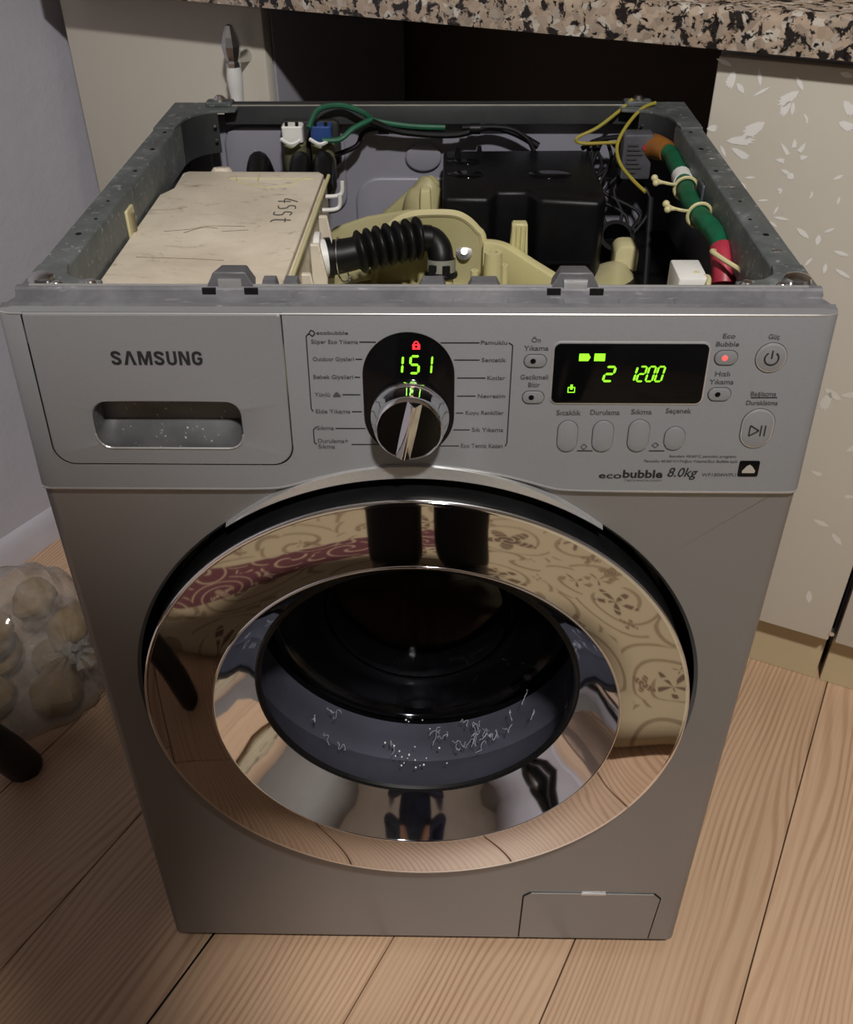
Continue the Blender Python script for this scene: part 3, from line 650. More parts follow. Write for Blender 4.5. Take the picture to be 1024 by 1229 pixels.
# ---- lettering
_cap = {}
def text_mesh(s, offset=0.0, shear=0.0):
    cu = bpy.data.curves.new('lettering', 'FONT'); cu.body = s; cu.size = 1; cu.offset = offset; cu.shear = shear; cu.resolution_u = 3
    o = bpy.data.objects.new('lettering_tmp', cu); C.objects.link(o)
    me = bpy.data.meshes.new_from_object(o.evaluated_get(bpy.context.evaluated_depsgraph_get()))
    bpy.data.objects.remove(o); bpy.data.curves.remove(cu); return me
hm = text_mesh('H'); CAP = max(v.co.y for v in hm.vertices)
def lettering(s, x0, x1, zb, h, style, parent, fn, mat):
    off = {'r': .013, 'b': .018, 'B': .03, 'i': .012, 'S': .02}[style]
    me = text_mesh(s, off, .25 if style == 'i' else 0)
    xs = [v.co.x for v in me.vertices]; a, b = min(xs), max(xs)
    for v in me.vertices:
        x = x0+(v.co.x-a)/(b-a)*(x1-x0); z = zb+v.co.y/CAP*h
        v.co = fn(x, z)
    me.materials.clear(); me.materials.append(mat)
    return link('lettering', me, parent)
def ribbon(m_, pts, w, put):
    P = [Vector((*p, 0)) for p in catmull([(a, b, 0) for a, b in pts], 5)] if len(pts) > 2 else [Vector((*p, 0)) for p in pts]
    P = [Vector(p[:2]) for p in P]; l, r = [], []
    for i_ in range(len(P)):
        t_ = (P[min(i_+1, len(P)-1)]-P[max(i_-1, 0)]).normalized(); n_ = Vector((-t_.y, t_.x))*w/2
        l.append(P[i_]+n_); r.append(P[i_]-n_)
    vs_ = [put(*p) for p in l]+[put(*p) for p in r]; k_ = len(P)
    m_.add(vs_, [(i_, i_+1, k_+i_+1, k_+i_) for i_ in range(k_-1)])
SP = [(.57, .70), (.53, .83), (.33, .905), (.15, .85), (.11, .73), (.17, .62), (.33, .52), (.49, .41), (.555, .28), (.50, .15), (.33, .09), (.13, .16), (.09, .31)]
GP = [(.58, .70), (.53, .84), (.35, .905), (.17, .83), (.11, .66), (.11, .34), (.17, .17), (.35, .09), (.52, .16), (.575, .30), (.575, .46), (.36, .46)]
GLY = {'A': (.80, [(0, 0), (.22, 0), (.40, .72), (.58, 0), (.80, 0), (.52, 1), (.28, 1)]),
       'M': (.90, [(0, 0), (.19, 0), (.19, .62), (.37, 0), (.53, 0), (.71, .62), (.71, 0), (.90, 0), (.90, 1), (.63, 1), (.45, .38), (.27, 1), (0, 1)]),
       'U': (.66, [(0, 1), (.2, 1), (.2, .3), (.24, .2), (.33, .16), (.42, .2), (.46, .3), (.46, 1), (.66, 1), (.66, .28), (.58, .08), (.33, -.02), (.08, .08), (0, .28)]),
       'N': (.70, [(0, 0), (.19, 0), (.19, .66), (.46, 0), (.7, 0), (.7, 1), (.51, 1), (.51, .36), (.24, 1), (0, 1)])}
def maker_name(x0, x1, zb, h, parent):
    word = 'SAMSUNG'; wd = [GLY[c][0] if c in GLY else .67 for c in word]; gap = .13
    k_ = (x1-x0)/(sum(wd)+gap*6); x = x0
    for c, w_ in zip(word, wd):
        m_ = MB(); put = lambda a, b: PP(x+a*k_, zb+b*h, .0016)
        if c in GLY: m_.flat(GLY[c][1], put)
        else: ribbon(m_, SP if c == 'S' else GP, .2, put)
        m_.build('letter', print_black, parent, smooth=False); x += (w_+gap)*k_
for (s, x0, x1, zb, h, st) in TEXTS:
    if st == 'S': maker_name(x0, x1, zb, h, dwo); continue
    par = dwo if st == 'S' else cpo
    off = .0016 if st == 'S' else .0004
    hh = h*(.82 if st == 'r' else .95)
    lettering(s, x0, x1, zb+h*.1, hh, st, par, lambda x, z: PP(x, z, off), print_black if h > .005 else print_grey)
for pts in LINES:
    m_ = MB(); w = .00042
    for (a, b), (c, d) in zip(pts[:-1], pts[1:]):
        u = Vector((c-a, d-b)).normalized(); nx, nz = -u.y*w, u.x*w
        m_.flat([(a-nx, b-nz), (c-nx, d-nz), (c+nx, d+nz), (a+nx, b+nz)], lambda x, z: PP(x, z, .0004))
    m_.build('leader_line', print_black, cpo)

def plate(name, box, r, off0, off1, mat, parent, bevel=0.0004, seg=2, n=8):
    x0, x1, z0, z1 = box; p = rrect(x0, x1, z0, z1, min(r, (x1-x0)/2-1e-5, (z1-z0)/2-1e-5), n)
    return MB().prism(p, off0, off1, lambda a, b, h: PP(a, b, h)).build(name, mat, parent, bevel=bevel, seg=seg)
def grow(b, d): return (b[0]-d, b[1]+d, b[2]-d, b[3]+d)
# black oval dial window, numerals, lock
ov = list(RC['oval']); ov[2] = .7150
plate('dial_window', ov, .034, -.002, .0009, black_gloss, cpo, .0005, n=16)
SEG = {'0': 'abcdef', '1': 'bc', '2': 'abged', '5': 'afgcd', '8': 'abcdefg'}
def digit(ch, x0, x1, z0, z1, parent, off, mat, slant=.08):
    w, h = x1-x0, z1-z0; t = min(w*.22, h*.13); m_ = MB(); g_ = t*.18
    zm = (z0+z1)/2
    def hseg(z):
        m_.flat([(x0+t*.5+g_, z), (x0+t+g_, z+t/2), (x1-t-g_, z+t/2), (x1-t*.5-g_, z), (x1-t-g_, z-t/2), (x0+t+g_, z-t/2)], put)
    def vseg(x, za, zb):
        m_.flat([(x, za+g_), (x+t/2, za+t*.5+g_), (x+t/2, zb-t*.5-g_), (x, zb-g_), (x-t/2, zb-t*.5-g_), (x-t/2, za+t*.5+g_)], put)
    put = lambda a, b: PP(a+(b-zm)*slant, b, off)
    for s_ in SEG[ch]:
        if s_ == 'a': hseg(z1-t/2)
        if s_ == 'g': hseg(zm)
        if s_ == 'd': hseg(z0+t/2)
        if s_ == 'b': vseg(x1-t/2, zm, z1-t/2)
        if s_ == 'c': vseg(x1-t/2, z0+t/2, zm)
        if s_ == 'f': vseg(x0+t/2, zm, z1-t/2)
        if s_ == 'e': vseg(x0+t/2, z0+t/2, zm)
    return m_.build('display_digit', mat, parent)
x0, x1, z0, z1 = RC['d151']
digit('1', x0-.004, x0+.0035, z0, z1, cpo, .0014, green_glow); digit('5', x0+.0075, x0+.0155, z0, z1, cpo, .0014, green_glow); digit('1', x0+.0185, x1+.0005, z0, z1, cpo, .0014, green_glow)
def lock_icon():
    x0, x1, z0, z1 = RC['lock']; xm = (x0+x1)/2; m_ = MB(); w = (x1-x0)/2; zs = z0+(z1-z0)*.55
    for k in range(10):
        a, b = PI*k/10, PI*(k+1)/10
        m_.flat([(xm+w*.75*math.cos(a), zs+w*.9*math.sin(a)), (xm+w*.75*math.cos(b), zs+w*.9*math.sin(b)), (xm+w*.42*math.cos(b), zs+w*.55*math.sin(b)), (xm+w*.42*math.cos(a), zs+w*.55*math.sin(a))], lambda a_, b_: PP(a_, b_, .0014))
    fr = [(xm-w, z0), (xm+w, z0), (xm+w, zs), (xm-w, zs)]; inn = [(xm-w*.3, z0+(zs-z0)*.3), (xm+w*.3, z0+(zs-z0)*.3), (xm+w*.3, z0+(zs-z0)*.75), (xm-w*.3, z0+(zs-z0)*.75)]
    for k in range(4): m_.flat([fr[k], fr[(k+1) % 4], inn[(k+1) % 4], inn[k]], lambda a_, b_: PP(a_, b_, .0014))
    m_.build('lock_symbol', red_glow, cpo)
lock_icon()
# knob
kc = PP(-.0045, .7490)
kax = Vector((0, -1, KY)).normalized()
kn = MB().lathe([(0, -.001), (.0300, -.001), (.0300, .004), (.0285, .007), (.0268, .009), (.0262, .020), (.0250, .0235), (.0236, .025), (.0232, .0246), (0, .0240)], kc, kax, 56).build('program_knob', chrome_b, cpo, angle=40)
bar = MB(); ba = math.radians(12); ux = Vector((math.cos(ba), 0, math.sin(ba)*-1)); uz = kax.cross(ux).normalized()
if uz.z < 0: uz = -uz
o_ = Vector(kc)+kax*.0235
def barp(a, b, h): return tuple(o_+ux*a+uz*b+kax*h)
bar.add([barp(-.0062, -.0232, 0), barp(.0062, -.0232, 0), barp(.0062, .0232, 0), barp(-.0062, .0232, 0), barp(-.0012, -.0222, .007), barp(.0012, -.0222, .007), barp(.0012, .0222, .007), barp(-.0012, .0222, .007)],
        [(0, 1, 5, 4), (1, 2, 6, 5), (2, 3, 7, 6), (3, 0, 4, 7), (4, 5, 6, 7)])
bar.build('knob_grip', chrome_b, cpo, smooth=False, bevel=.0004)
# main display
db = RC['disp']
plate('display_frame', grow(db, .0014), .006, -.001, .0007, silver_edge, cpo, .0005)
plate('display_window', db, .0048, -.001, .0012, black_gloss, cpo, .0003)
x0, x1, z0, z1 = RC['d2']; digit('2', x0, x1-.001, z0, z1, cpo, .0018, green_glow, .18)
x0, x1, z0, z1 = RC['d1200']; w = (x1-x0)/4
for k, ch in enumerate('1200'): digit(ch, x0+w*k+(0 if k else -.001), x0+w*(k+1)-.0006, z0, z1, cpo, .0018, green_glow, .18)
x0, x1, z0, z1 = RC['ic1']; MB().flat([(x0, z0), (x1-.0015, z0), (x1, (z0+z1)/2), (x1-.0015, z1), (x0, z1)], lambda a, b: PP(a, b, .0018)).build('display_symbol', green_glow, cpo)
x0, x1, z0, z1 = RC['ic2']; MB().flat([(x0, z0), (x1, z0), (x1, z1), (x0, z1)], lambda a, b: PP(a, b, .0018)).build('display_symbol', green_glow, cpo)
x0, x1, z0, z1 = RC['ic3']; m_ = MB(); zt = z0+(z1-z0)*.7; w = .0006
for q in ([(x0, z0), (x1, z0), (x1, z0+w), (x0, z0+w)], [(x0, z0), (x0+w, z0), (x0+w, zt), (x0, zt)], [(x1-w, z0), (x1, z0), (x1, zt), (x1-w, zt)], [(x0, zt-w), (x1, zt-w), (x1, zt), (x0, zt)], [(x0+.0018, zt-.002), (x1-.0018, zt-.002), (x1-.0018, z1), (x0+.0018, z1)]):
    m_.flat(q, lambda a, b: PP(a, b, .0018))
m_.build('display_symbol', green_glow, cpo)
# indicator pills with lamps
for key, lit in (('p1', 0), ('p2', 0), ('p3', 1), ('p4', 0)):
    b = RC[key]; r = (b[3]-b[2])/2
    ring_ = plate('indicator_ring', grow(b, .0007), r+.0007, -.001, .0005, print_grey, cpo, .0002)
    pill = plate('indicator_button', b, r, -.001, .0013, silver2, cpo, .0008)
    lc_ = PP(b[0]+r*1.35, (b[2]+b[3])/2, .0010)
    MB().lathe([(0, .0010), (.0012, .0008), (.0021, .0003), (.0021, -.001)], lc_, (0, -1, KY), 16).build('indicator_lamp', red_dim if lit else black_gloss, cpo)
for key in ('b1', 'b2', 'b3', 'b4', 'play', 'power'):
    b = RC[key]; r = (b[1]-b[0])/2
    if key == 'power': m = ((b[0]+b[1])/2, (b[2]+b[3])/2); b = (m[0]-.0110, m[0]+.0110, m[1]-.0112, m[1]+.0112); r = .011
    plate('button_gap', grow(b, .0005), r+.0005, -.001, .0004, print_grey, cpo, .0002, n=12)
    if key in ('play', 'power'): plate('button_ring', grow(b, -.0001), r, -.001, .0011, silver_edge, cpo, .0005, n=12); b = grow(b, -.0011); r -= .0011
    plate('button', b, r, -.001, .0015, silver2, cpo, .0007, n=12)
def strokes(name, segs, w, off, mat):
    m_ = MB()
    for (a, b), (c, d) in segs:
        u = Vector((c-a, d-b)).normalized(); nx, nz = -u.y*w, u.x*w
        m_.flat([(a-nx, b-nz), (c-nx, d-nz), (c+nx, d+nz), (a+nx, b+nz)], lambda x, z: PP(x, z, off))
    return m_.build(name, mat, cpo, weld=False)
b = RC['power']; m = ((b[0]+b[1])/2, (b[2]+b[3])/2)
pa = [math.radians(125+k*290/16) for k in range(17)]; q = [(m[0]+.0050*math.cos(a), m[1]+.0050*math.sin(a)) for a in pa]
strokes('power_symbol', list(zip(q[:-1], q[1:]))+[((m[0], m[1]), (m[0], m[1]+.0062))], .00055, .0019, print_black)
b = RC['play']; m = ((b[0]+b[1])/2, (b[2]+b[3])/2-.001)
strokes('play_pause_symbol', [((m[0]-.0058, m[1]-.0044), (m[0]-.0058, m[1]+.0044)), ((m[0]-.0058, m[1]+.0044), (m[0]+.0012, m[1])), ((m[0]+.0012, m[1]), (m[0]-.0058, m[1]-.0044)), ((m[0]+.0026, m[1]-.0044), (m[0]+.0026, m[1]+.0044)), ((m[0]+.0056, m[1]-.0044), (m[0]+.0056, m[1]+.0044))], .0005, .0019, print_black)
plate('wool_badge', RC['wool'], .0015, -.001, .0007, black_gloss, cpo, .0002)
x0, x1, z0, z1 = RC['wool']; xm, zm = (x0+x1)/2, (z0+z1)/2
def woolmark(xm, zm, w, off, mat):
    MB().flat([(xm-w, zm-w*.7), (xm+w, zm-w*.7), (xm+w*1.05, zm-w*.3), (xm+w*.45, zm+w*.55), (xm, zm+w*.85), (xm-w*.45, zm+w*.55), (xm-w*1.05, zm-w*.3)], lambda a, b: PP(a, b, off)).build('wool_symbol', mat, cpo)
woolmark(xm, zm, .0048, .0011, silver_edge)
x0, x1, z0, z1 = RC['woolsmall']; woolmark((x0+x1)/2, (z0+z1)/2, .0027, .0004, print_grey)
x0, x1, z0, z1 = RC['ecoicon']
strokes('bubble_symbol', [((x0, z0+.001), (x0+.002, z1)), ((x0+.002, z1), (x0+.004, z1-.0006)), ((x0+.004, z1-.0006), (x0+.005, z0+.002)), ((x0+.005, z0+.002), (x0+.003, z0)), ((x0+.003, z0), (x0+.001, z0+.002))], .0004, .0004, print_black)
for key in ('s1', 's2'):
    x0, x1, z0, z1 = RC[key]; xm, zm = (x0+x1)/2, (z0+z1)/2
    strokes('cycle_symbol', [((x0, zm), (xm, z1)), ((xm, z1), (x1, zm)), ((x1, zm), (xm, z0)), ((xm, z0), (x0, zm))], .00035, .0004, print_grey)

# ---- door
door = MB().lathe([(.2475, .028), (.2490, -.0165), (.2485, -.0195)], (DC[0], 0, DC[1]), (0, 1, 0), 128).build('door', black_rub, wm)
MB().lathe([(.2485, -.0185), (.2495, -.0205), (.2490, -.0228), (.2475, -.0233), (.2455, -.0232)], (DC[0], 0, DC[1]), (0, 1, 0), 160).build('door_edge', chrome_b, door, angle=60)
prof = [(.2455, -.0232)]+[(.2455-(.2455-.1875)*k/10, -.0232-.0028*math.sin(PI*k/20)) for k in range(1, 11)]
MB().lathe(prof, (DC[0], 0, DC[1]), (0, 1, 0), 192).build('chrome_ring', chrome, door, angle=60)
MB().lathe([(.1875, -.0260), (.1868, -.0272), (.1858, -.0272), (.1852, -.0262)], (DC[0], 0, DC[1]), (0, 1, 0), 160).build('ring_rim', chrome_b, door, angle=60)
MB().lathe([(.1852, -.0262), (.1775, -.0155), (.1685, -.0045), (.1595, .0055), (.1545, .0115)], (DC[0], 0, DC[1]), (0, 1, 0), 192).build('chrome_cone', chrome_b, door, angle=60)
MB().lathe([(.1545, .0115), (.1530, .0125), (.1505, .0118), (.1490, .0150)], (DC[0], 0, DC[1]), (0, 1, 0), 128).build('door_seal', black_rub, door)
gl = [(.1490, .0148), (.152, .04), (.1545, .08), (.1560, .108), (.155, .119), (.149, .1245), (.12, .126), (.103, .1255), (.098, .122), (.094, .117), (.088, .1145), (.05, .1135), (0, .113)]
MB().lathe(gl, (DC[0], 0, DC[1]), (0, 1, 0), 128).build('glass_bowl', glass_m, door)
MB().lathe([(.158, .1165), (.1555, .1210), (.1525, .1225), (.1535, .1255), (.1600, .1200)], (DC[0], 0, DC[1]), (0, 1, 0), 128, closed_prof=True).build('glass_edge', black_gloss, door)
MB().lathe([(.0985, .1215), (.0965, .1190), (.0945, .1165), (.0975, .1165), (.1000, .1200)], (DC[0], 0, DC[1]), (0, 1, 0), 96, closed_prof=True).build('step_glint_ring', black_gloss, door)  # black gloss ring added along the bowl's step to catch a highlight
random.seed(11)
scr = MB()
for k in range(26):
    a = math.radians(random.choice([random.uniform(215, 250), random.uniform(285, 322), random.uniform(245, 300)])); y = random.uniform(.05, .1); pts = []
    for j in range(9):
        r = .1525+(y-.05)*.05
        pts.append((DC[0]+(r-.0012)*math.cos(a), y, DC[1]+(r-.0012)*math.sin(a)))
        a += random.uniform(-.018, .018)+.006; y = min(.108, max(.035, y+random.uniform(-.006, .007)))
    scr.tube(catmull(pts, 3), .00028, 4)
scr.build('limescale_trace', scratch_m, door); bpy.data.objects['limescale_trace']['kind'] = 'stuff'
drp = MB()
for k in range(22):
    a = math.radians(random.gauss(268, 8)); y = random.choice([random.uniform(.035, .06), random.uniform(.06, .12)])
    r = .1525+(y-.05)*.05-.001; rr = random.uniform(.0005, .0012)
    drp.blob((DC[0]+r*math.cos(a), y, DC[1]+r*math.sin(a)), (rr, rr*1.3, rr*.6), 6, 8)
drp.build('water_drop', porcelain, door); bpy.data.objects['water_drop']['kind'] = 'stuff'  # opaque white stands in for light glinting in the drops
# gasket and drum behind the glass
MB().lathe([(.150, .0155), (.1600, .020), (.170, .04), (.172, .055), (.178, .07), (.173, .085), (.176, .10), (.172, .118), (.185, .125)], (DC[0], 0, DC[1]), (0, 1, 0), 96).build('door_gasket', gasket_m, wm)
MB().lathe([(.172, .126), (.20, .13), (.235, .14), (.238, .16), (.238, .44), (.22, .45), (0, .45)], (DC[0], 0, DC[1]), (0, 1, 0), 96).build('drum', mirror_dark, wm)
dd = MB()
for k in range(3):
    a = 2*PI*k/3+.5; c, s = math.cos(a), math.sin(a)
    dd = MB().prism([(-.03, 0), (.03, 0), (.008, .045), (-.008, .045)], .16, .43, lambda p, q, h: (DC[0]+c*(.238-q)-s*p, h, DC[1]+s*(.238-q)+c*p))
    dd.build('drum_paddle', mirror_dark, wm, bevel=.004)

# ---- filter flap
fz = MB(); out = [(.1146, .0225), (.268, .0225), (.2715, .106), (.2635, .1155), (.1235, .1155), (.1158, .108)]
fz.prism(out, .0005, -.0012, XZ)
flp = fz.build('filter_flap', silver, wm, bevel=.0005, seg=1)
gp = []
for (a, b), (c, d) in zip(out, out[1:]+out[:1]): gp.append(((a, b), (c, d)))
gm = MB(); cx = sum(p[0] for p in out)/6; cz = sum(p[1] for p in out)/6
big_ = [(p[0]+(.0014 if p[0] > cx else -.0014), p[1]+(.0016 if p[1] > cz else -.0008)) for p in out]
gm.flat(big_, lambda a, b: (a, -.0003, b)); gm.build('flap_gap', black_matte, flp)
MB().box(.181, .209, -.0016, 0, .1135, .1172).build('flap_notch', silver_edge, flp, bevel=.0004, seg=1)
MB().tube([(.1240, -.0010, .1161), (.18, -.0010, .1163)], .0008, 6).build('flap_rim', silver_edge, flp)
MB().tube([(.21, -.0010, .1163), (.263, -.0010, .1161)], .0008, 6).build('flap_rim', silver_edge, flp)

# ---- top frame
def rail(sx):
    m_ = MB()
    xo, xi = sx*.2995, sx*.276
    sec = [(xo, .79), (xo, H), (xi, H), (xi-sx*.001, H-.002), (xi, H-.046), (xi+sx*.002, H-.046), (xi+sx*.002, H-.003), (xo-sx*.001, H-.003)]
    m_.prism(sec, .055, .574, lambda a, b, h: (a, h, b))
    o = m_.build('frame_rail', galv, wm, bevel=.0008, seg=1)
    for y, w in ((.10, .004), (.165, .005), (.20, .003), (.245, .003), (.33, .004), (.40, .005), (.46, .004)):
        MB().lathe([(w*.55, 0), (w*.5, .0004), (0, .0004)], (sx*(.286+.003*math.sin(y*90)), y, H), (0, 0, 1), 12).build('punched_hole', black_matte, o)
    for y in (.13, .285, .37): MB().prism(rrect(-.004, .004, -.002, .002, .0015, 3), 0, .0006, lambda a, b, h: (sx*.288+a, y+b, H+h)).build('pressed_mark', steel, o)
    return o
r1, r2 = rail(-1), rail(1)
# front corner plates and screws
for sx in (-1, 1):
    po = [(sx*.2995, .046), (sx*.2995, .10), (sx*.276, .10), (sx*.272, .082), (sx*.262, .072), (sx*.240, .068), (sx*.238, .046)]
    MB().prism(po, H-.002, H+.0012, XY).build('corner_plate', galv, wm, bevel=.0004, seg=1)
    MB().lathe([(0, .0075), (.005, .007), (.0095, .005), (.0105, .002), (.0105, 0)], (sx*.2855, .066, H+.001), (0, 0, 1), 24).build('screw_cap', steel, wm)
    MB().lathe([(0, .0035), (.003, .0033), (.005, .001), (.005, 0)], (sx*.272, .058, H+.001), (0, 0, 1), 16).build('screw', steel, wm)
    MB().lathe([(0, .006), (.0035, .0055), (.0055, .002), (.0055, 0)], (sx*.245, .056, H+.001), (0, 0, 1), 16).build('screw', steel, wm)
# rear rail, gussets
MB().prism([(.556, H-.018), (.556, H+.002), (.5575, H+.003), (.5765, H+.003), (.5765, .79), (.5745, .79), (.5745, H-.001), (.559, H-.001), (.559, H-.018)], -.238, .238, lambda a, b, h: (h, a, b)).build('rear_rail', dark_sheet, wm, bevel=.0005, seg=1)  # dark sheet tone carries the shade on the rail's inner face
MB().tube([(-.236, .5565, H+.003), (.236, .5565, H+.003)], .0011, 6).build('rail_edge', plain('dull_edge', rgb(150, 148, 140), .5, .4, .1, 60), wm)
for sx in (-1, 1):
    po = [(sx*.2995, .575), (sx*.2995, .47), (sx*.276, .47), (sx*.2745, .495)]
    for k in range(1, 8):
        a = PI/2*k/8; po.append((sx*(.2745-.04*(1-math.cos(a))), .495+.045*math.sin(a)))
    po += [(sx*.222, .542), (sx*.220, .575)]
    MB().prism(po, H-.001, H+.002, XY).build('gusset', galv, wm, bevel=.0004, seg=1)
    MB().prism([(p[0], p[1]) for p in po[3:-2]]+[(p[0]+sx*.002, p[1]+.002) for p in reversed(po[3:-2])], H-.045, H-.001, XY).build('gusset_flange', dark_sheet, wm)
    for zz in (H-.014, H-.030): MB().lathe([(0, .001), (.0018, .0008), (.0022, 0)], (sx*.2455, .5335, zz), (-sx*.5, -.86, 0), 10).build('rivet', steel, wm)
    MB().prism(rrect(-.016, .016, -.009, .009, .004, 4), 0, .005, lambda a, b, h: (sx*.243+a, .563+b, H+.002+h)).build('hinge_pad', galv, wm, bevel=.001, seg=1)
    MB().lathe([(0, .006), (.004, .0055), (.0075, .002), (.0075, 0)], (sx*.243, .563, H+.007), (0, 0, 1), 16).build('screw', steel, wm)
# back panel with pressed relief
bpn = MB().box(-.2985, .2985, .572, .5735, .03, .815).build('back_panel', lav_sheet, wm)
def relief(poly, d, name='pressed_relief'):
    MB().prism(poly, .573, .573-d, XZ).build(name, lav_sheet, bpn, bevel=d*.6, seg=3)
relief(rrect(-.245, -.10, .70, .803, .022, 6), .007)
relief(rrect(-.292, -.262, .55, .79, .012, 6), .006)
relief([(-.006+.022*math.cos(t), .766+.017*math.sin(t)) for t in [2*PI*k/28 for k in range(28)]], .006)
relief(rrect(-.09, .25, .55, .742, .03, 6), .006)
relief([(.235+.035*math.cos(t), .70+.04*math.sin(t)) for t in [2*PI*k/28 for k in range(28)]], .007)

# ---- inside: tub
tub = MB().lathe([(.19, .135), (.25, .14), (.258, .16), (.258, .30), (.266, .302), (.266, .315), (.258, .317), (.258, .49), (.22, .52), (0, .525)], (DC[0], 0, DC[1]), (0, 1, 0), 96).build('tub', cream_dirty, wm)
for y in (.345, .375, .405, .435, .465): MB().lathe([(.256, y), (.264, y), (.264, y+.004), (.256, y+.004)], (DC[0], 0, DC[1]), (0, 1, 0), 60, math.radians(40), math.radians(140), True).build('tub_rib', cream_dirty, tub)
# moulded ledge with arch
path = catmull([(.0615, .366, .742), (.0745, .3635, .742), (.0885, .356, .7395), (.1124, .338, .7303), (.1526, .300, .7188), (.170, .282, .713)], 5)
lv, lf = [], []
for i, p in enumerate(path):
    a, b = Vector(path[max(i-1, 0)]), Vector(path[min(i+1, len(path)-1)]); t = (b-a); t.z = 0; t.normalize(); nn = Vector((-t.y, t.x, 0))*.006
    p = Vector(p); lv += [p-nn+Vector((0, 0, -.05)), p-nn, p+nn, p+nn+Vector((0, 0, -.05))]
lf = [(i*4+j, (i+1)*4+j, (i+1)*4+(j+1) % 4, i*4+(j+1) % 4) for i in range(len(path)-1) for j in range(4)]+[(0, 1, 2, 3), tuple(range(len(lv)-4, len(lv)))[::-1]]
MB().add(lv, lf).build('moulded_ledge', cream_pl, tub, bevel=.002, seg=2)
MB().prism([(-.125, .66), (-.122, .70), (-.107, .721), (-.068, .734), (-.02, .742), (.012, .742), (.012, .66)], .462, .455, XZ).build('rear_shoulder', cream_dirty, tub, bevel=.003, seg=2)
arch = [(-.0567, .675), (-.052, .729), (-.0425, .747), (-.031, .7595), (-.0132, .767), (.0084, .7688), (.030, .768), (.043, .7625), (.054, .752), (.0615, .738), (.0657, .675)]
MB().prism(arch, .378, .371, XZ).build('arch_plate', cream_dirty, tub)
MB().tube(catmull([(a, .373, b) for a, b in arch], 4), .0042, 8).build('arch_rim', cream_pl, tub)
MB().blob((-.003, .505, .715), (.026, .022, .05), 12, 18, .15, 2).build('rear_boss', cream_dirty, tub)
MB().prism([(-.085, .69), (-.01, .755), (.004, .762), (.014, .755), (.018, .69)], .510, .524, XZ).build('rear_fin', cream_dirty, tub, bevel=.004, seg=2)
MB().prism([(-.008, .70), (.008, .70), (.006, .757), (-.006, .757)], .478, .497, lambda a, b, h: (a-.002, h, b)).build('rear_fin', cream_pl, tub, bevel=.003, seg=2)
def post(x, y, z0, z1, r, hole=True):
    p = MB().lathe([(0, z0), (r, z0), (r*.95, z1), (r*.45, z1), (r*.4, z1-.006), (0, z1-.006)], (x, y, 0), (0, 0, 1), 18).build('post', cream_pl, tub)
    if hole: MB().lathe([(0, 0), (r*.42, 0)], (x, y, z1-.005), (0, 0, 1), 12).build('post_hole', black_matte, tub)
    return p
post(.017, .334, .66, .716, .0135, False); post(.0705, .330, .66, .744, .0098); post(.052, .335, .66, .722, .0045, False); post(.083, .335, .66, .728, .004, False)
MB().prism([(-.0115, 0), (.0115, 0), (.008, .072), (-.008, .072)], .360, .372, lambda a, b, h: (.0985+a, h, .690+b)).build('ribbed_post', cream_pl, tub, bevel=.0015, seg=1)
for k in range(4): MB().box(.0905+k*.0047, .0923+k*.0047, .3575, .361, .690, .760).build('post_rib', cream_pl, tub)
MB().lathe([(0, .006), (.0035, .006), (.004, .003), (.0085, .002), (.0085, 0), (0, 0)], (.0412, .371, .727), (.0, -.85, .52), 18).build('flange_bolt', steel, tub)
for x, y in ((-.028, .30), (-.005, .31)): MB().lathe([(0, .004), (.004, .0035), (.005, 0)], (x, y, .703), (0, 0, 1), 12).build('tub_screw', white_pl, tub)
# right-hand cream housing
hs_ = MB().blob((.204, .375, .665), (.034, .05, .045), 14, 20, .12, 5).build('pump_housing', cream_dirty, wm)
MB().prism(rrect(-.013, .013, .64, .728, .010, 6), .385, .415, lambda a, b, h: (.218+a, h, b)).build('housing_post', cream_pl, hs_, bevel=.003)
MB().lathe([(0, 0), (.0032, 0)], (.222, .3835, .70), (0, -1, 0), 12).build('housing_hole', black_matte, hs_)
MB().lathe([(0, .0), (.0035, 0)], (.226, .348, .69), (0, -.5, .86), 12).build('housing_hole', black_matte, hs_)
MB().lathe([(.020, 0), (.020, .03), (.015, .03), (.015, .0)], (.212, .445, .70), (0, -.6, .8), 24).build('rubber_sleeve', black_rub, wm)

# ---- counterweight: black moulded block with notch and slots
cw = MB()
op = [(.018, .545), (.018, .383), (.068, .381), (.075, .404), (.108, .404), (.118, .379), (.182, .369), (.190, .390), (.190, .54), (.182, .548)]
cw.prism(op, .672, .782, XY); cwo = cw.build('counterweight', black_pl, wm, bevel=.006, seg=3)
for x, y, a, b in ((.045, .50, .016, .010), (.045, .455, .018, .012), (.135, .455, .024, .013)):
    MB().lathe([(1.0, 0), (.96, .0008), (0, .0002)], (0, 0, 0), (0, 0, 1), 28).build('sunk_pocket', black_gloss, cwo)
    q = bpy.data.objects[[o.name for o in cwo.children if o.name.startswith('sunk_pocket')][-1]]; q.scale = (a, b, 1); q.location = (x, y, .7822)
for y in (.515, .50, .455): MB().box(.022, .03, y, y+.004, .781, .7835).build('lug', black_pl, cwo, bevel=.001, seg=1)
for x in (.035, .06): MB().prism([(-.004, 0), (.004, 0), (.002, .012), (-.002, .012)], .52, .528, lambda a, b, h: (x+a, h, .78+b)).build('lug', black_pl, cwo)
MB().box(.125, .176, .3675, .371, .715, .717).build('mould_line', black_pl, cwo)
MB().box(.02, .065, .3795, .3825, .735, .737).build('mould_line', black_pl, cwo)

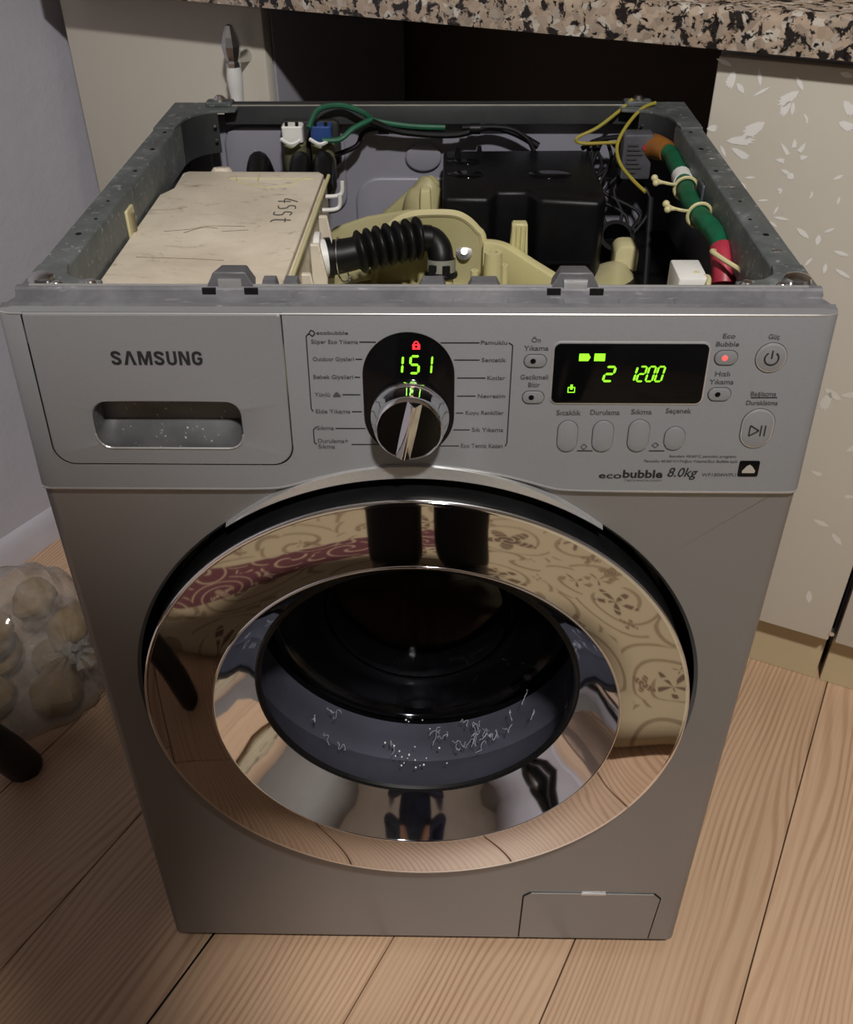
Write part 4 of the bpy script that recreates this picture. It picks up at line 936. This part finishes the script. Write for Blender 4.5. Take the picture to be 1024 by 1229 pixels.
# ---- detergent dispenser box
dpo = [(-.115, .045), (-.108, .43), (-.113, .441), (-.262, .443), (-.268, .438), (-.267, .388), (-.272, .376), (-.276, .370), (-.2765, .05)]
dbx = MB().prism(dpo, .70, .785, XY).build('dispenser_box', disp_m, wm, bevel=.003, seg=2)
MB().prism([(-.118, .05), (-.1105, .429), (-.116, .438), (-.26, .440), (-.2645, .434), (-.2635, .386), (-.27, .372), (-.2735, .366), (-.2735, .05)], .785, .791, XY).build('dispenser_lid', disp_m, dbx, bevel=.002, seg=2)
MB().tube([(-.1125, .05, .789), (-.1055, .43, .789)], .002, 8).build('lid_seam', cream_pl, dbx)
for y, dz in ((.405, 0), (.375, -.004)):
    MB().tube(catmull([(-.108, y, .775+dz), (-.096, y+.002, .775+dz), (-.090, y+.004, .778+dz), (-.089, y+.004, .790+dz)], 4), .0022, 8).build('hook', white_pl, dbx)
for y in (.345, .27, .20): 
    MB().prism([(0, .70), (.012, .70), (.015, .74), (.009, .775), (0, .775)], y, y+.006, lambda a, b, h: (-.109+a, h, b)).build('side_fin', disp_m, dbx, bevel=.001, seg=1)
MB().lathe([(.026, 0), (.026, .006), (.019, .007), (.019, .018), (0, .018)], (-.111, .318, .742), (1, .05, 0), 28).build('outlet_flange', white_pl, dbx)
MB().lathe([(0, .0), (.012, 0), (.012, .008), (.009, .012), (0, .012)], (-.225, .447, .78), (0, .2, 1), 16).build('inlet_stub', disp_m, dbx)
arrow = MB()
def on_lid(a, b): return (a, b, .7913)
for seg_ in ([(-.205, .425), (-.20, .405), (-.165, .385), (-.145, .392), (-.125, .42)], [(-.18, .43), (-.178, .40)], [(-.21, .415), (-.12, .413)]):
    arrow.tube([(*p, .7912) for p in seg_], .0007, 6)
arrow.build('moulded_mark', cream_pl, dbx)
pen = MB()
HAND = [[(.7, 1), (.1, .35), (.9, .35)], [(.65, .65), (.6, 0)], None, [(.8, .95), (.3, .9), (.25, .6), (.7, .5), (.75, .15), (.2, .05)], None, [(.8, .9), (.3, .95), (.2, .6), (.75, .5), (.7, .1), (.2, .1)], None, [(.5, 1), (.45, .2), (.8, .05)], [(.15, .7), (.85, .75)]]
k = 0
for stq in HAND:
    if stq is None: k += 1; continue
    pen.tube(catmull([(-.148+.020*b_+.0012*math.sin(k*2), .352-.018*k-.014*a_, .7914) for a_, b_ in stq], 4), .0006, 5)
pen.build('pen_writing', print_grey, dbx)
sm = MB()
for pts in ([(-.245, .262), (-.22, .268), (-.205, .276), (-.17, .275)], [(-.225, .258), (-.21, .272), (-.195, .270)], [(-.19, .262), (-.165, .266)], [(-.255, .20), (-.21, .197), (-.175, .193)]):
    sm.tube(catmull([(*p, .7911) for p in pts], 4), .00035, 5)
sm.build('scratch_mark', plain('grime', rgb(118, 104, 86), .7, 0, .2, 30), dbx)

# ---- bellows hose
hp = catmull([(-.098, .318, .742), (-.082, .322, .743), (-.06, .328, .746), (-.03, .338, .750), (-.006, .346, .752), (.006, .348, .751)], 16)
rad = []
for i, p in enumerate(hp):
    x = p[0]
    if x < -.070: r = .0180-.0015*max(0, (x+.098)/.028)
    elif x < -.003:
        ph = (x+.070)/.0674*7.0; r = .0150+.0072*abs(math.sin(PI*ph))**.8
    else: r = .0135
    rad.append(r)
bh = MB().tube(hp, rad, 24).build('bellows_hose', black_rub, wm, angle=60)
ep = catmull([(.000, .3475, .7515), (.008, .349, .749), (.0145, .346, .742), (.017, .340, .733), (.017, .336, .720)], 6)
MB().tube(ep, .0132, 20).build('hose_elbow', black_rub, bh)
MB().tube([(-.1, .3175, .742), (-.095, .319, .742)], .0205, 24).build('hose_collar', black_rub, bh)
wr = [( -.088+.0006*math.sin(t*2), .3205+.0188*math.cos(t), .7428+.0188*math.sin(t)) for t in [2*PI*k/40 for k in range(40)]]
MB().tube(wr, .0009, 6, closed=True).build('wire_clamp', steel, bh)
MB().tube(catmull([(-.088, .312, .727), (-.083, .306, .722), (-.076, .306, .724), (-.078, .311, .729)], 5), .0009, 6).build('wire_clamp', steel, bh)
MB().lathe([(.0150, -.006), (.0150, .007)], (.017, .336, .727), (0, .2, 1), 28).build('hose_clip', plain('clip_band', rgb(150, 150, 140), .5, .3, .1, 30), bh)
for a in (-2.2, -1.2): MB().box(.017+.0148*math.cos(a)-.004, .017+.0148*math.cos(a)+.004, .335+.0150*math.sin(a)-.0015, .335+.0150*math.sin(a)+.0015, .7225, .732).build('clip_slot', black_matte, bh)
MB().lathe([(.0165, 0), (.0175, .003), (.0165, .006), (.012, .006)], (.017, .335, .7145), (0, .2, 1), 28).build('hose_foot', black_rub, bh)

# ---- water inlet valves
vb = MB().prism(rrect(-.172, -.104, .76, .815, .006, 4), .565, .545, XZ).build('inlet_valve', plain('valve_bracket', rgb(46, 46, 44), .5, .2, .2, 30), wm, bevel=.002)
for x, mat_ in ((-.155, white_pl), (-.122, blue_pl)):
    MB().lathe([(0, 0), (.014, 0), (.014, .03), (.011, .034), (0, .034)], (x, .535, .765), (0, -.15, 1), 20).build('solenoid', plain('solenoid_shell', rgb(112, 112, 84), .5, .2, .3, 40), vb)
    MB().prism(rrect(-.012, .012, -.010, .010, .003, 3), .797, .816, lambda a, b, h: (x+a, .528+b, h)).build('connector', mat_, vb, bevel=.0015, seg=1)
    for dx in (-.006, .006): MB().lathe([(0, .004), (.002, .004), (.002, 0)], (x+dx, .521, .816), (0, 0, 1), 8).build('connector_pin', black_matte, vb)
    MB().tube(catmull([(x-.012, .512, .804), (x, .506, .800), (x+.010, .512, .803)], 4), .0022, 6).build('connector_strap', white_pl, vb)
for x in (-.195, -.147, -.12): MB().tube(catmull([(x, .55, .75), (x, .52, .775), (x+.002, .49, .782), (x+.004, .455, .768)], 5), .0115, 12).build('water_hose', black_rub, vb)

# ---- wires, harness
def wire(name, pts, r, mat, n=6): return MB().tube(catmull(pts, n), r, 8).build(name, mat, wm)
wire('green_cable', [(-.135, .515, .815), (-.125, .535, .83), (-.10, .545, .832), (-.075, .54, .826), (-.06, .545, .815), (-.02, .548, .808), (.02, .55, .806)], .0032, green_wire)
wire('green_cable', [(-.12, .51, .803), (-.10, .515, .803), (-.085, .525, .812), (-.065, .54, .818)], .0032, green_wire)
wire('black_cable', [(-.065, .54, .815), (-.03, .548, .802), (.03, .55, .798), (.07, .552, .806), (.10, .552, .800), (.13, .55, .785)], .0042, black_wire)
wire('black_cable', [(-.11, .53, .78), (-.085, .55, .785), (-.075, .555, .800), (-.05, .552, .805), (.02, .552, .803)], .003, black_wire)
wire('black_cable', [(.04, .55, .806), (.09, .55, .806), (.115, .548, .795), (.125, .545, .78)], .0028, black_wire)
for x in (-.052, .055): MB().lathe([(.0062, -.006), (.0062, .006)], (x, .549, .805), (1, 0, 0), 14).build('cable_clip', black_pl, wm)
wire('earth_wire', [(.236, .562, .834), (.22, .55, .824), (.195, .535, .810), (.172, .53, .800), (.178, .53, .794), (.205, .528, .795), (.22, .53, .795)], .0020, yellow_wire)
wire('earth_wire', [(.262, .555, .832), (.245, .545, .828), (.225, .52, .815), (.214, .50, .80), (.214, .47, .79), (.224, .44, .782), (.236, .42, .775)], .0020, yellow_wire)
random.seed(21)
for k in range(9):
    x = .185+.006*k
    wire('black_cable', [(x, .545, .79+.004*random.random()), (x+random.uniform(-.02, .02), .53, .77), (x+random.uniform(-.025, .025), .515, .745), (x+random.uniform(-.02, .03), .50, .72), (.215+random.uniform(-.01, .02), .48, .69)], .0022, black_wire, 5)
wire('black_cable', [(.18, .54, .785), (.20, .535, .797), (.23, .53, .80), (.25, .52, .79)], .003, black_wire)
nf = MB().prism(rrect(-.017, .017, -.026, .024, .003, 3), 0, .022, lambda a, b, h: (.238+a, .512-h+.01, .788+b)).build('noise_filter', filter_grey, wm, bevel=.002)
for k in range(7): MB().box(.226, .226+.012+.006*((k*7) % 3)/2, .4985, .4995, .800-k*.005, .802-k*.005).build('rating_mark', print_grey, nf)
MB().lathe([(.0035, 0), (.0035, .0006), (0, .0006)], (.246, .4995, .798), (0, -1, 0), 14).build('rating_mark', red_tape, nf)
HP = [(.252, .515, .792), (.258, .505, .797), (.2700, .480, .797), (.2695, .4402, .797), (.267, .3856, .797), (.263, .3282, .796), (.2655, .278, .796), (.2700, .2524, .795), (.2710, .225, .790), (.271, .205, .778), (.270, .19, .76)]
hp = catmull(HP, 6)
hr = MB().tube(hp[10:52], [.0090+.0008*noise.noise(Vector((i*.5, 0, 0))) for i in range(len(hp[10:52]))], 14).build('wiring_harness', green_tape, wm)
MB().tube(hp[0:12], [.0135, .0145, .015, .015, .0148, .0145, .014, .0135, .013, .0125, .012, .011], 16).build('amber_tape', amber_tape, hr)
MB().tube(hp[22:25], .0103, 14).build('paper_label', white_pl, hr)
MB().tube(hp[48:58], .0108, 14).build('red_tape', red_tape, hr)
def tie(i, dx):
    p = Vector(hp[i]); t = (Vector(hp[i+1])-Vector(hp[i-1])).normalized(); u = Vector((0, 0, 1)); w = t.cross(u).normalized(); u = w.cross(t)
    MB().tube([tuple(p+(u*math.cos(a)+w*math.sin(a))*.0115) for a in [2*PI*k/24 for k in range(24)]], .0017, 6, closed=True).build('cable_tie', cream_pl, hr)
    e = MB(); q = p+Vector((-.011, 0, .004))
    e.tube(catmull([tuple(q), tuple(q+Vector((-.008, -.003, .002))), tuple(q+Vector((-.016, .001, .003))), tuple(q+Vector((-.020, .007, .004)))], 4), .0016, 6)
    e.blob(tuple(q+Vector((-.0205, .008, .004))), (.0036, .0036, .0036), 8, 10)
    e.blob(tuple(q+Vector((-.021, -.004, .003))), (.0034, .0034, .0034), 8, 10)
    e.tube([tuple(q+Vector((-.012, -.001, .0025))), tuple(q+Vector((-.021, -.004, .003)))], .0016, 6)
    e.build('cable_tie_tail', cream_pl, hr)
tie(26, 0); tie(34, 0)
MB().tube(catmull([(.262, .214, .792), (.258, .205, .795), (.266, .190, .793), (.276, .178, .790), (.28, .165, .788)], 5), .0022, 8).build('cable_tie_tail', cream_pl, hr)
MB().tube(catmull([(.242, .185, .78), (.25, .178, .783), (.248, .165, .782), (.243, .15, .778), (.246, .135, .775)], 5), .0022, 8).build('cable_tie_tail', cream_pl, hr)
MB().blob((.242, .186, .781), (.0042, .0042, .004), 8, 10).build('cable_tie_tail', cream_pl, hr)
# connector housing and controller cover
wc = MB().prism([(.224, .725), (.238, .725), (.239, .762), (.246, .764), (.250, .769), (.250, .784), (.224, .784)], .172, .215, XZ).build('white_connector', white_pl, wm, bevel=.002)
MB().lathe([(.008, 0), (.008, .012), (0, .012)], (.246, .165, .757), (0, -1, 0), 16).build('connector_plug', white_pl, wc)
MB().lathe([(.0045, 0), (.0045, .001), (0, .001)], (.246, .1535, .757), (0, -1, 0), 16).build('plug_core', red_tape, wc)
MB().box(.205, .288, .12, .51, .60, .70).build('controller_cover', black_pl, wm, bevel=.006, seg=3)
MB().box(.235, .285, .17, .23, .70, .745).build('controller_block', plain('brown_component', rgb(60, 42, 36), .5, 0, .2, 30), wm, bevel=.003)
MB().tube([(.23, .36, .79), (.228, .33, .74), (.224, .30, .71)], .003, 8).build('black_cable', black_wire, wm)
# clips on the rails
c1 = MB().prism(rrect(-.011, .011, -.022, .014, .002, 3), -.2755, -.2725, lambda a, b, h: (h, .262+a, .80+b)).build('rail_clip', cream_pl, wm, bevel=.0008, seg=1)
MB().box(-.2725, -.2705, .260, .266, .778, .808).build('clip_rib', plain('clip_rib_tan', rgb(120, 110, 85), .6, 0, .1, 30), c1)  # rib in a darker tan than its clip
c2 = MB().prism(rrect(-.011, .011, -.020, .012, .002, 3), .2725, .2755, lambda a, b, h: (h, .34+a, .80+b)).build('rail_clip', filter_grey, wm, bevel=.0008, seg=1)
MB().tube(catmull([(.271, .335, .79), (.268, .337, .80), (.268, .345, .805), (.271, .348, .792)], 4), .0014, 6).build('clip_rib', steel, c2)

# ================================================================ bag of potatoes
PC = Vector((-.605, .405, .088))
random.seed(4)
spots = [(-.612, .480, .122, .92), (-.548, .440, .104, .9), (-.555, .362, .048, 1.1), (-.650, .345, .045, .95), (-.668, .430, .050, 1), (-.585, .435, .042, .9), (-.648, .400, .125, .9)]
PL = ['uppermost potato at the back of the plastic bag', 'potato in the plastic bag just above its knot, nearest the machine', 'largest potato low in the plastic bag, below the knot', 'potato at the front bottom of the plastic bag, nearest the black leg',
      'potato in the plastic bag nearest the skirting', 'potato at the bottom middle of the plastic bag', 'topmost potato in the plastic bag nearest the picture edge']
for k, (x, y, z, q) in enumerate(spots):
    o = MB().blob((0, 0, 0), (.042*q, .034*q, .031*q), 12, 16, .22, k+1).build('potato', potato_m)
    o.location = (x, y, z); o.rotation_euler = (random.uniform(-.3, .3), random.uniform(-.3, .3), random.uniform(1.2, 1.9))
    tag(o, PL[k], 'potato', 'potatoes in the bag')
bag = MB(); n, m = 26, 64; kd = Vector((.75, -.42, .40)).normalized(); u = kd.orthogonal().normalized(); w = kd.cross(u)
vs = []
for i in range(n+1):
    th = PI*i/n
    for j in range(m):
        ph = 2*PI*j/m
        pinch = math.sin(th)*(1 if th > .9 else (.12+.88*(th/.9)**1.1)/1)
        ridge = 1+.09*math.sin(ph*15+math.sin(ph*3)*2)*math.exp(-th*.8)+.05*noise.noise(Vector((math.cos(ph)*2, math.sin(ph)*2, th*2)))
        h = math.cos(th) if th > .75 else math.cos(.75)+(.75-th)*.42
        d = kd*h*.118+(u*math.cos(ph)+w*math.sin(ph))*pinch*.128*ridge
        p = PC+d; p.z = max(p.z, .003+.004*(1+noise.noise(d*30)))
        p.x = min(p.x, -.325)
        vs.append(tuple(p))
bag.add(vs, [(i*m+j, (i+1)*m+j, (i+1)*m+(j+1) % m, i*m+(j+1) % m) for i in range(n) for j in range(m)])
broot = thing('plastic_bag', 'clear knotted plastic bag of potatoes on the floor beside the lavender wall', 'bag', (PC.x, PC.y, 0))
bo = bag.build('bag_film', bag_m, broot); bo.location = (-PC.x, -PC.y, 0)
kt = PC+kd*.128
kn_ = MB().blob(tuple(kt), (.014, .012, .014), 10, 14, .5, 3)
for a in range(7):
    d = (kd+u*math.cos(a)*.8+w*math.sin(a)*.8).normalized()
    kn_.tube([tuple(kt), tuple(kt+d*.02), tuple(kt+d*.032+Vector((0, 0, -.006)))], [.005, .004, .006], 6)
ko = kn_.build('knot', bag_m, broot); ko.location = (-PC.x, -PC.y, 0)

# ================================================================ unidentified black furniture by the wall, bench form assumed
st = thing('assumed_bench', 'unidentified black furniture, built as a bench with splayed legs, one foot showing at the picture edge', 'bench', (-.683, -.137, 0), math.atan2(-.968, .249))
fur = plain('black_lacquer', (.008, .008, .009), .35, 0, .2, 20)
MB().prism(rrect(-.32, .32, -.14, .14, .05, 6), .43, .47, XY).build('seat', fur, st, bevel=.01)
for sx in (1, -1):
    for sy in (1, -1):
        f_ = Vector((sx*.356, sy*.2, 0)); t_ = Vector((sx*.255, sy*.095, .43))
        pts = [f_+(t_-f_)*k/8 for k in range(9)]
        MB().tube([tuple(p) for p in pts], [.026, .027, .024, .023, .024, .025, .026, .027, .028], 14).build('leg', fur, st)
    MB().tube([(sx*.306, .145, .21), (sx*.306, -.145, .21)], .009, 10).build('stretcher', fur, st)

# ================================================================ things seen in the chrome: rug, photographer, lamp
rg = MB(); prof = [(0, .001)]+[(-.028*math.sin(PI*k/8), .028-.027*math.cos(PI*k/8)) for k in range(1, 8)]+[(0, .055), (.05, .052), (.085, .025), (.11, .014), (1.2, .014), (1.9, .014), (1.9, .001)]
nx = 24; npf = len(prof)
vs = []
for i in range(nx+1):
    x = -.75+1.9*i/nx; wv = .02*math.sin(x*4)
    for a, z in prof: vs.append((x, -a+wv, z))
rg.add(vs, [(i*npf+j, (i+1)*npf+j, (i+1)*npf+(j+1) % npf, i*npf+(j+1) % npf) for i in range(nx) for j in range(npf)]+[tuple(range(npf)), tuple(range(nx*npf, (nx+1)*npf))[::-1]])
ro = rg.build('floral_rug', rug_m); ro.location = (0, -.45, 0); ro.rotation_euler = (0, 0, math.radians(13))
tag(ro, 'beige floral rug with burgundy border, folded back, mirrored in the chrome door ring', 'rug')

def person():
    V = []; Ed = []; R = []
    def add(p, r, parent=None):
        V.append(p); R.append(r if isinstance(r, tuple) else (r, r)); 
        if parent is not None: Ed.append((parent, len(V)-1))
        return len(V)-1
    oy = -.92; fz = .003; hy = -.83
    pel = add((0, oy, .95+fz), (.155, .115)); wa = add((0, oy+.04, 1.10+fz), (.145, .11), pel); ch = add((0, oy+.10, 1.28+fz), (.165, .115), wa)
    nk0 = add((0, oy+.14, 1.41+fz), (.10, .075), ch); nk = add((0, hy+.085, 1.47+fz), .055, nk0)
    hd0 = add((0, hy+.12, 1.54+fz), (.068, .075), nk); hd1 = add((0, hy+.13, 1.61+fz), (.078, .092), hd0); add((0, hy+.125, 1.68+fz), (.06, .07), hd1)
    for sx in (-1, 1):
        hp_ = add((sx*.085, oy+.03, .86+fz), .098, pel); kn2 = add((sx*.075, oy+.16, .50+fz), .066, hp_); cf = add((sx*.068, oy+.18, .36+fz), .061, kn2); an = add((sx*.062, oy+.19, .10+fz), .054, cf)
        hl = add((sx*.062, oy+.185, .055+fz), .045, an); bl = add((sx*.066, oy+.28, .044+fz), (.042, .03), hl); add((sx*.070, oy+.335, .036+fz), (.032, .022), bl)
        sh = add((sx*.185, oy+.12, 1.36+fz), .066, ch); el = add((sx*.26, oy+.06, 1.12+fz), .048, sh); wr_ = add((sx*.105, oy+.205, 1.09+fz), .028, el)
        pm = add((sx*.068, oy+.245, 1.095+fz), (.018, .034), wr_)
        for k in range(4):
            z = 1.12+fz-.016*k; a = add((sx*.062, oy+.275, z), .009, pm); b = add((sx*.054, oy+.288, z), .008, a); add((sx*.040, oy+.290, z), .007, b)
        t1 = add((sx*.052, oy+.24, 1.12+fz), .010, pm); add((sx*.030, oy+.248, 1.128+fz), .008, t1)
    me = bpy.data.meshes.new('person'); me.from_pydata(V, Ed, [])
    o = bpy.data.objects.new('person_tmp', me); C.objects.link(o)
    md = o.modifiers.new('skin', 'SKIN'); md.use_smooth_shade = True
    for k, sv in enumerate(me.skin_vertices[0].data): sv.radius = R[k]; sv.use_root = (k == 0)
    o.modifiers.new('sub', 'SUBSURF').levels = 2
    m2 = bpy.data.meshes.new_from_object(o.evaluated_get(bpy.context.evaluated_depsgraph_get()))
    bpy.data.objects.remove(o)
    m2.materials.clear()
    mats = [plain('black_trousers', (.008, .008, .009), .85, 0, .2, 40), plain('dark_blue_shirt', rgb(38, 42, 66), .85, 0, .35, 22), plain('skin', rgb(190, 145, 120), .5, 0, .06, 30), plain('black_shoe', (.01, .01, .01), .4, 0, .2, 30)]
    for m_ in mats: m2.materials.append(m_)
    for p in m2.polygons:
        c = p.center
        hand = c.y > oy+.205 and 1.0 < c.z < 1.3 and abs(c.x) < .115
        p.material_index = 2 if (c.z > 1.48+fz or hand) else (1 if c.z > 1.0+fz else (0 if c.z > .085+fz else 3))
        p.use_smooth = True
    po = link('person', m2)
    tag(po, 'standing person in black trousers holding a phone, mirrored in the chrome door', 'person')
    hx = (0, hy+.13, 1.66+fz)
    hr_ = MB().lathe([(0, .12), (.05, .108), (.085, .07), (.097, .02), (.096, -.03), (.085, -.075)], (0, hy+.112, 1.625+fz), (0, -.25, 1), 24).build('hair', plain('dark_hair', (.012, .009, .007), .6, 0, .3, 60), po)
    for sx in (-1, 1):
        MB().blob((sx*.032, hy+.213, 1.625+fz), (.012, .006, .007), 8, 12).build('eye', white_pl, po)
        MB().blob((sx*.083, hy+.13, 1.615+fz), (.012, .02, .032), 8, 12).build('ear', mats[2], po)
    MB().prism([(-.014, 1.575), (.014, 1.575), (.006, 1.63), (-.006, 1.63)], hy+.205, hy+.228, lambda a, b, h: (a, h if b < 1.60 else min(h, hy+.216), b+fz)).build('nose', mats[2], po, bevel=.004)
    MB().box(-.022, .022, hy+.198, hy+.212, 1.545+fz, 1.558+fz).build('mouth', plain('lips', rgb(150, 90, 80), .5), po, bevel=.003)
    ph = thing('phone', 'black phone held in both hands, mirrored in the chrome door', 'phone', (.005, -.650, 1.04))
    MB().prism(rrect(-.036, .036, 0, .15, .01, 5), -.004, .004, XZ).build('phone_body', black_gloss, ph, bevel=.001)
    MB().lathe([(0, .0015), (.007, .0015), (.007, 0)], (0, .0045, .125), (0, 1, 0), 16).build('phone_lens', black_gloss, ph)
person()

lamp = thing('ceiling_lamp', 'round white ceiling lamp lighting the room from above', 'lamp', (LAMP_POS[0], LAMP_POS[1], CEIL))
MB().lathe([(0, 0), (.15, 0), (.155, -.03), (.15, -.075), (.095, -.08), (.085, -.06), (0, -.06)], (0, 0, 0), (0, 0, 1), 40).build('lamp_housing', white_pl, lamp)
b_ = bulb_m.node_tree.nodes['Principled BSDF']
RB = .085
b_.inputs['Emission Strength'].default_value = LAMP_POWER/(PI*PI*RB*RB)
MB().lathe([(0, -.082), (RB*.6, -.079), (RB, -.066)], (0, 0, 0), (0, 0, 1), 32).build('lamp_diffuser', bulb_m, lamp)
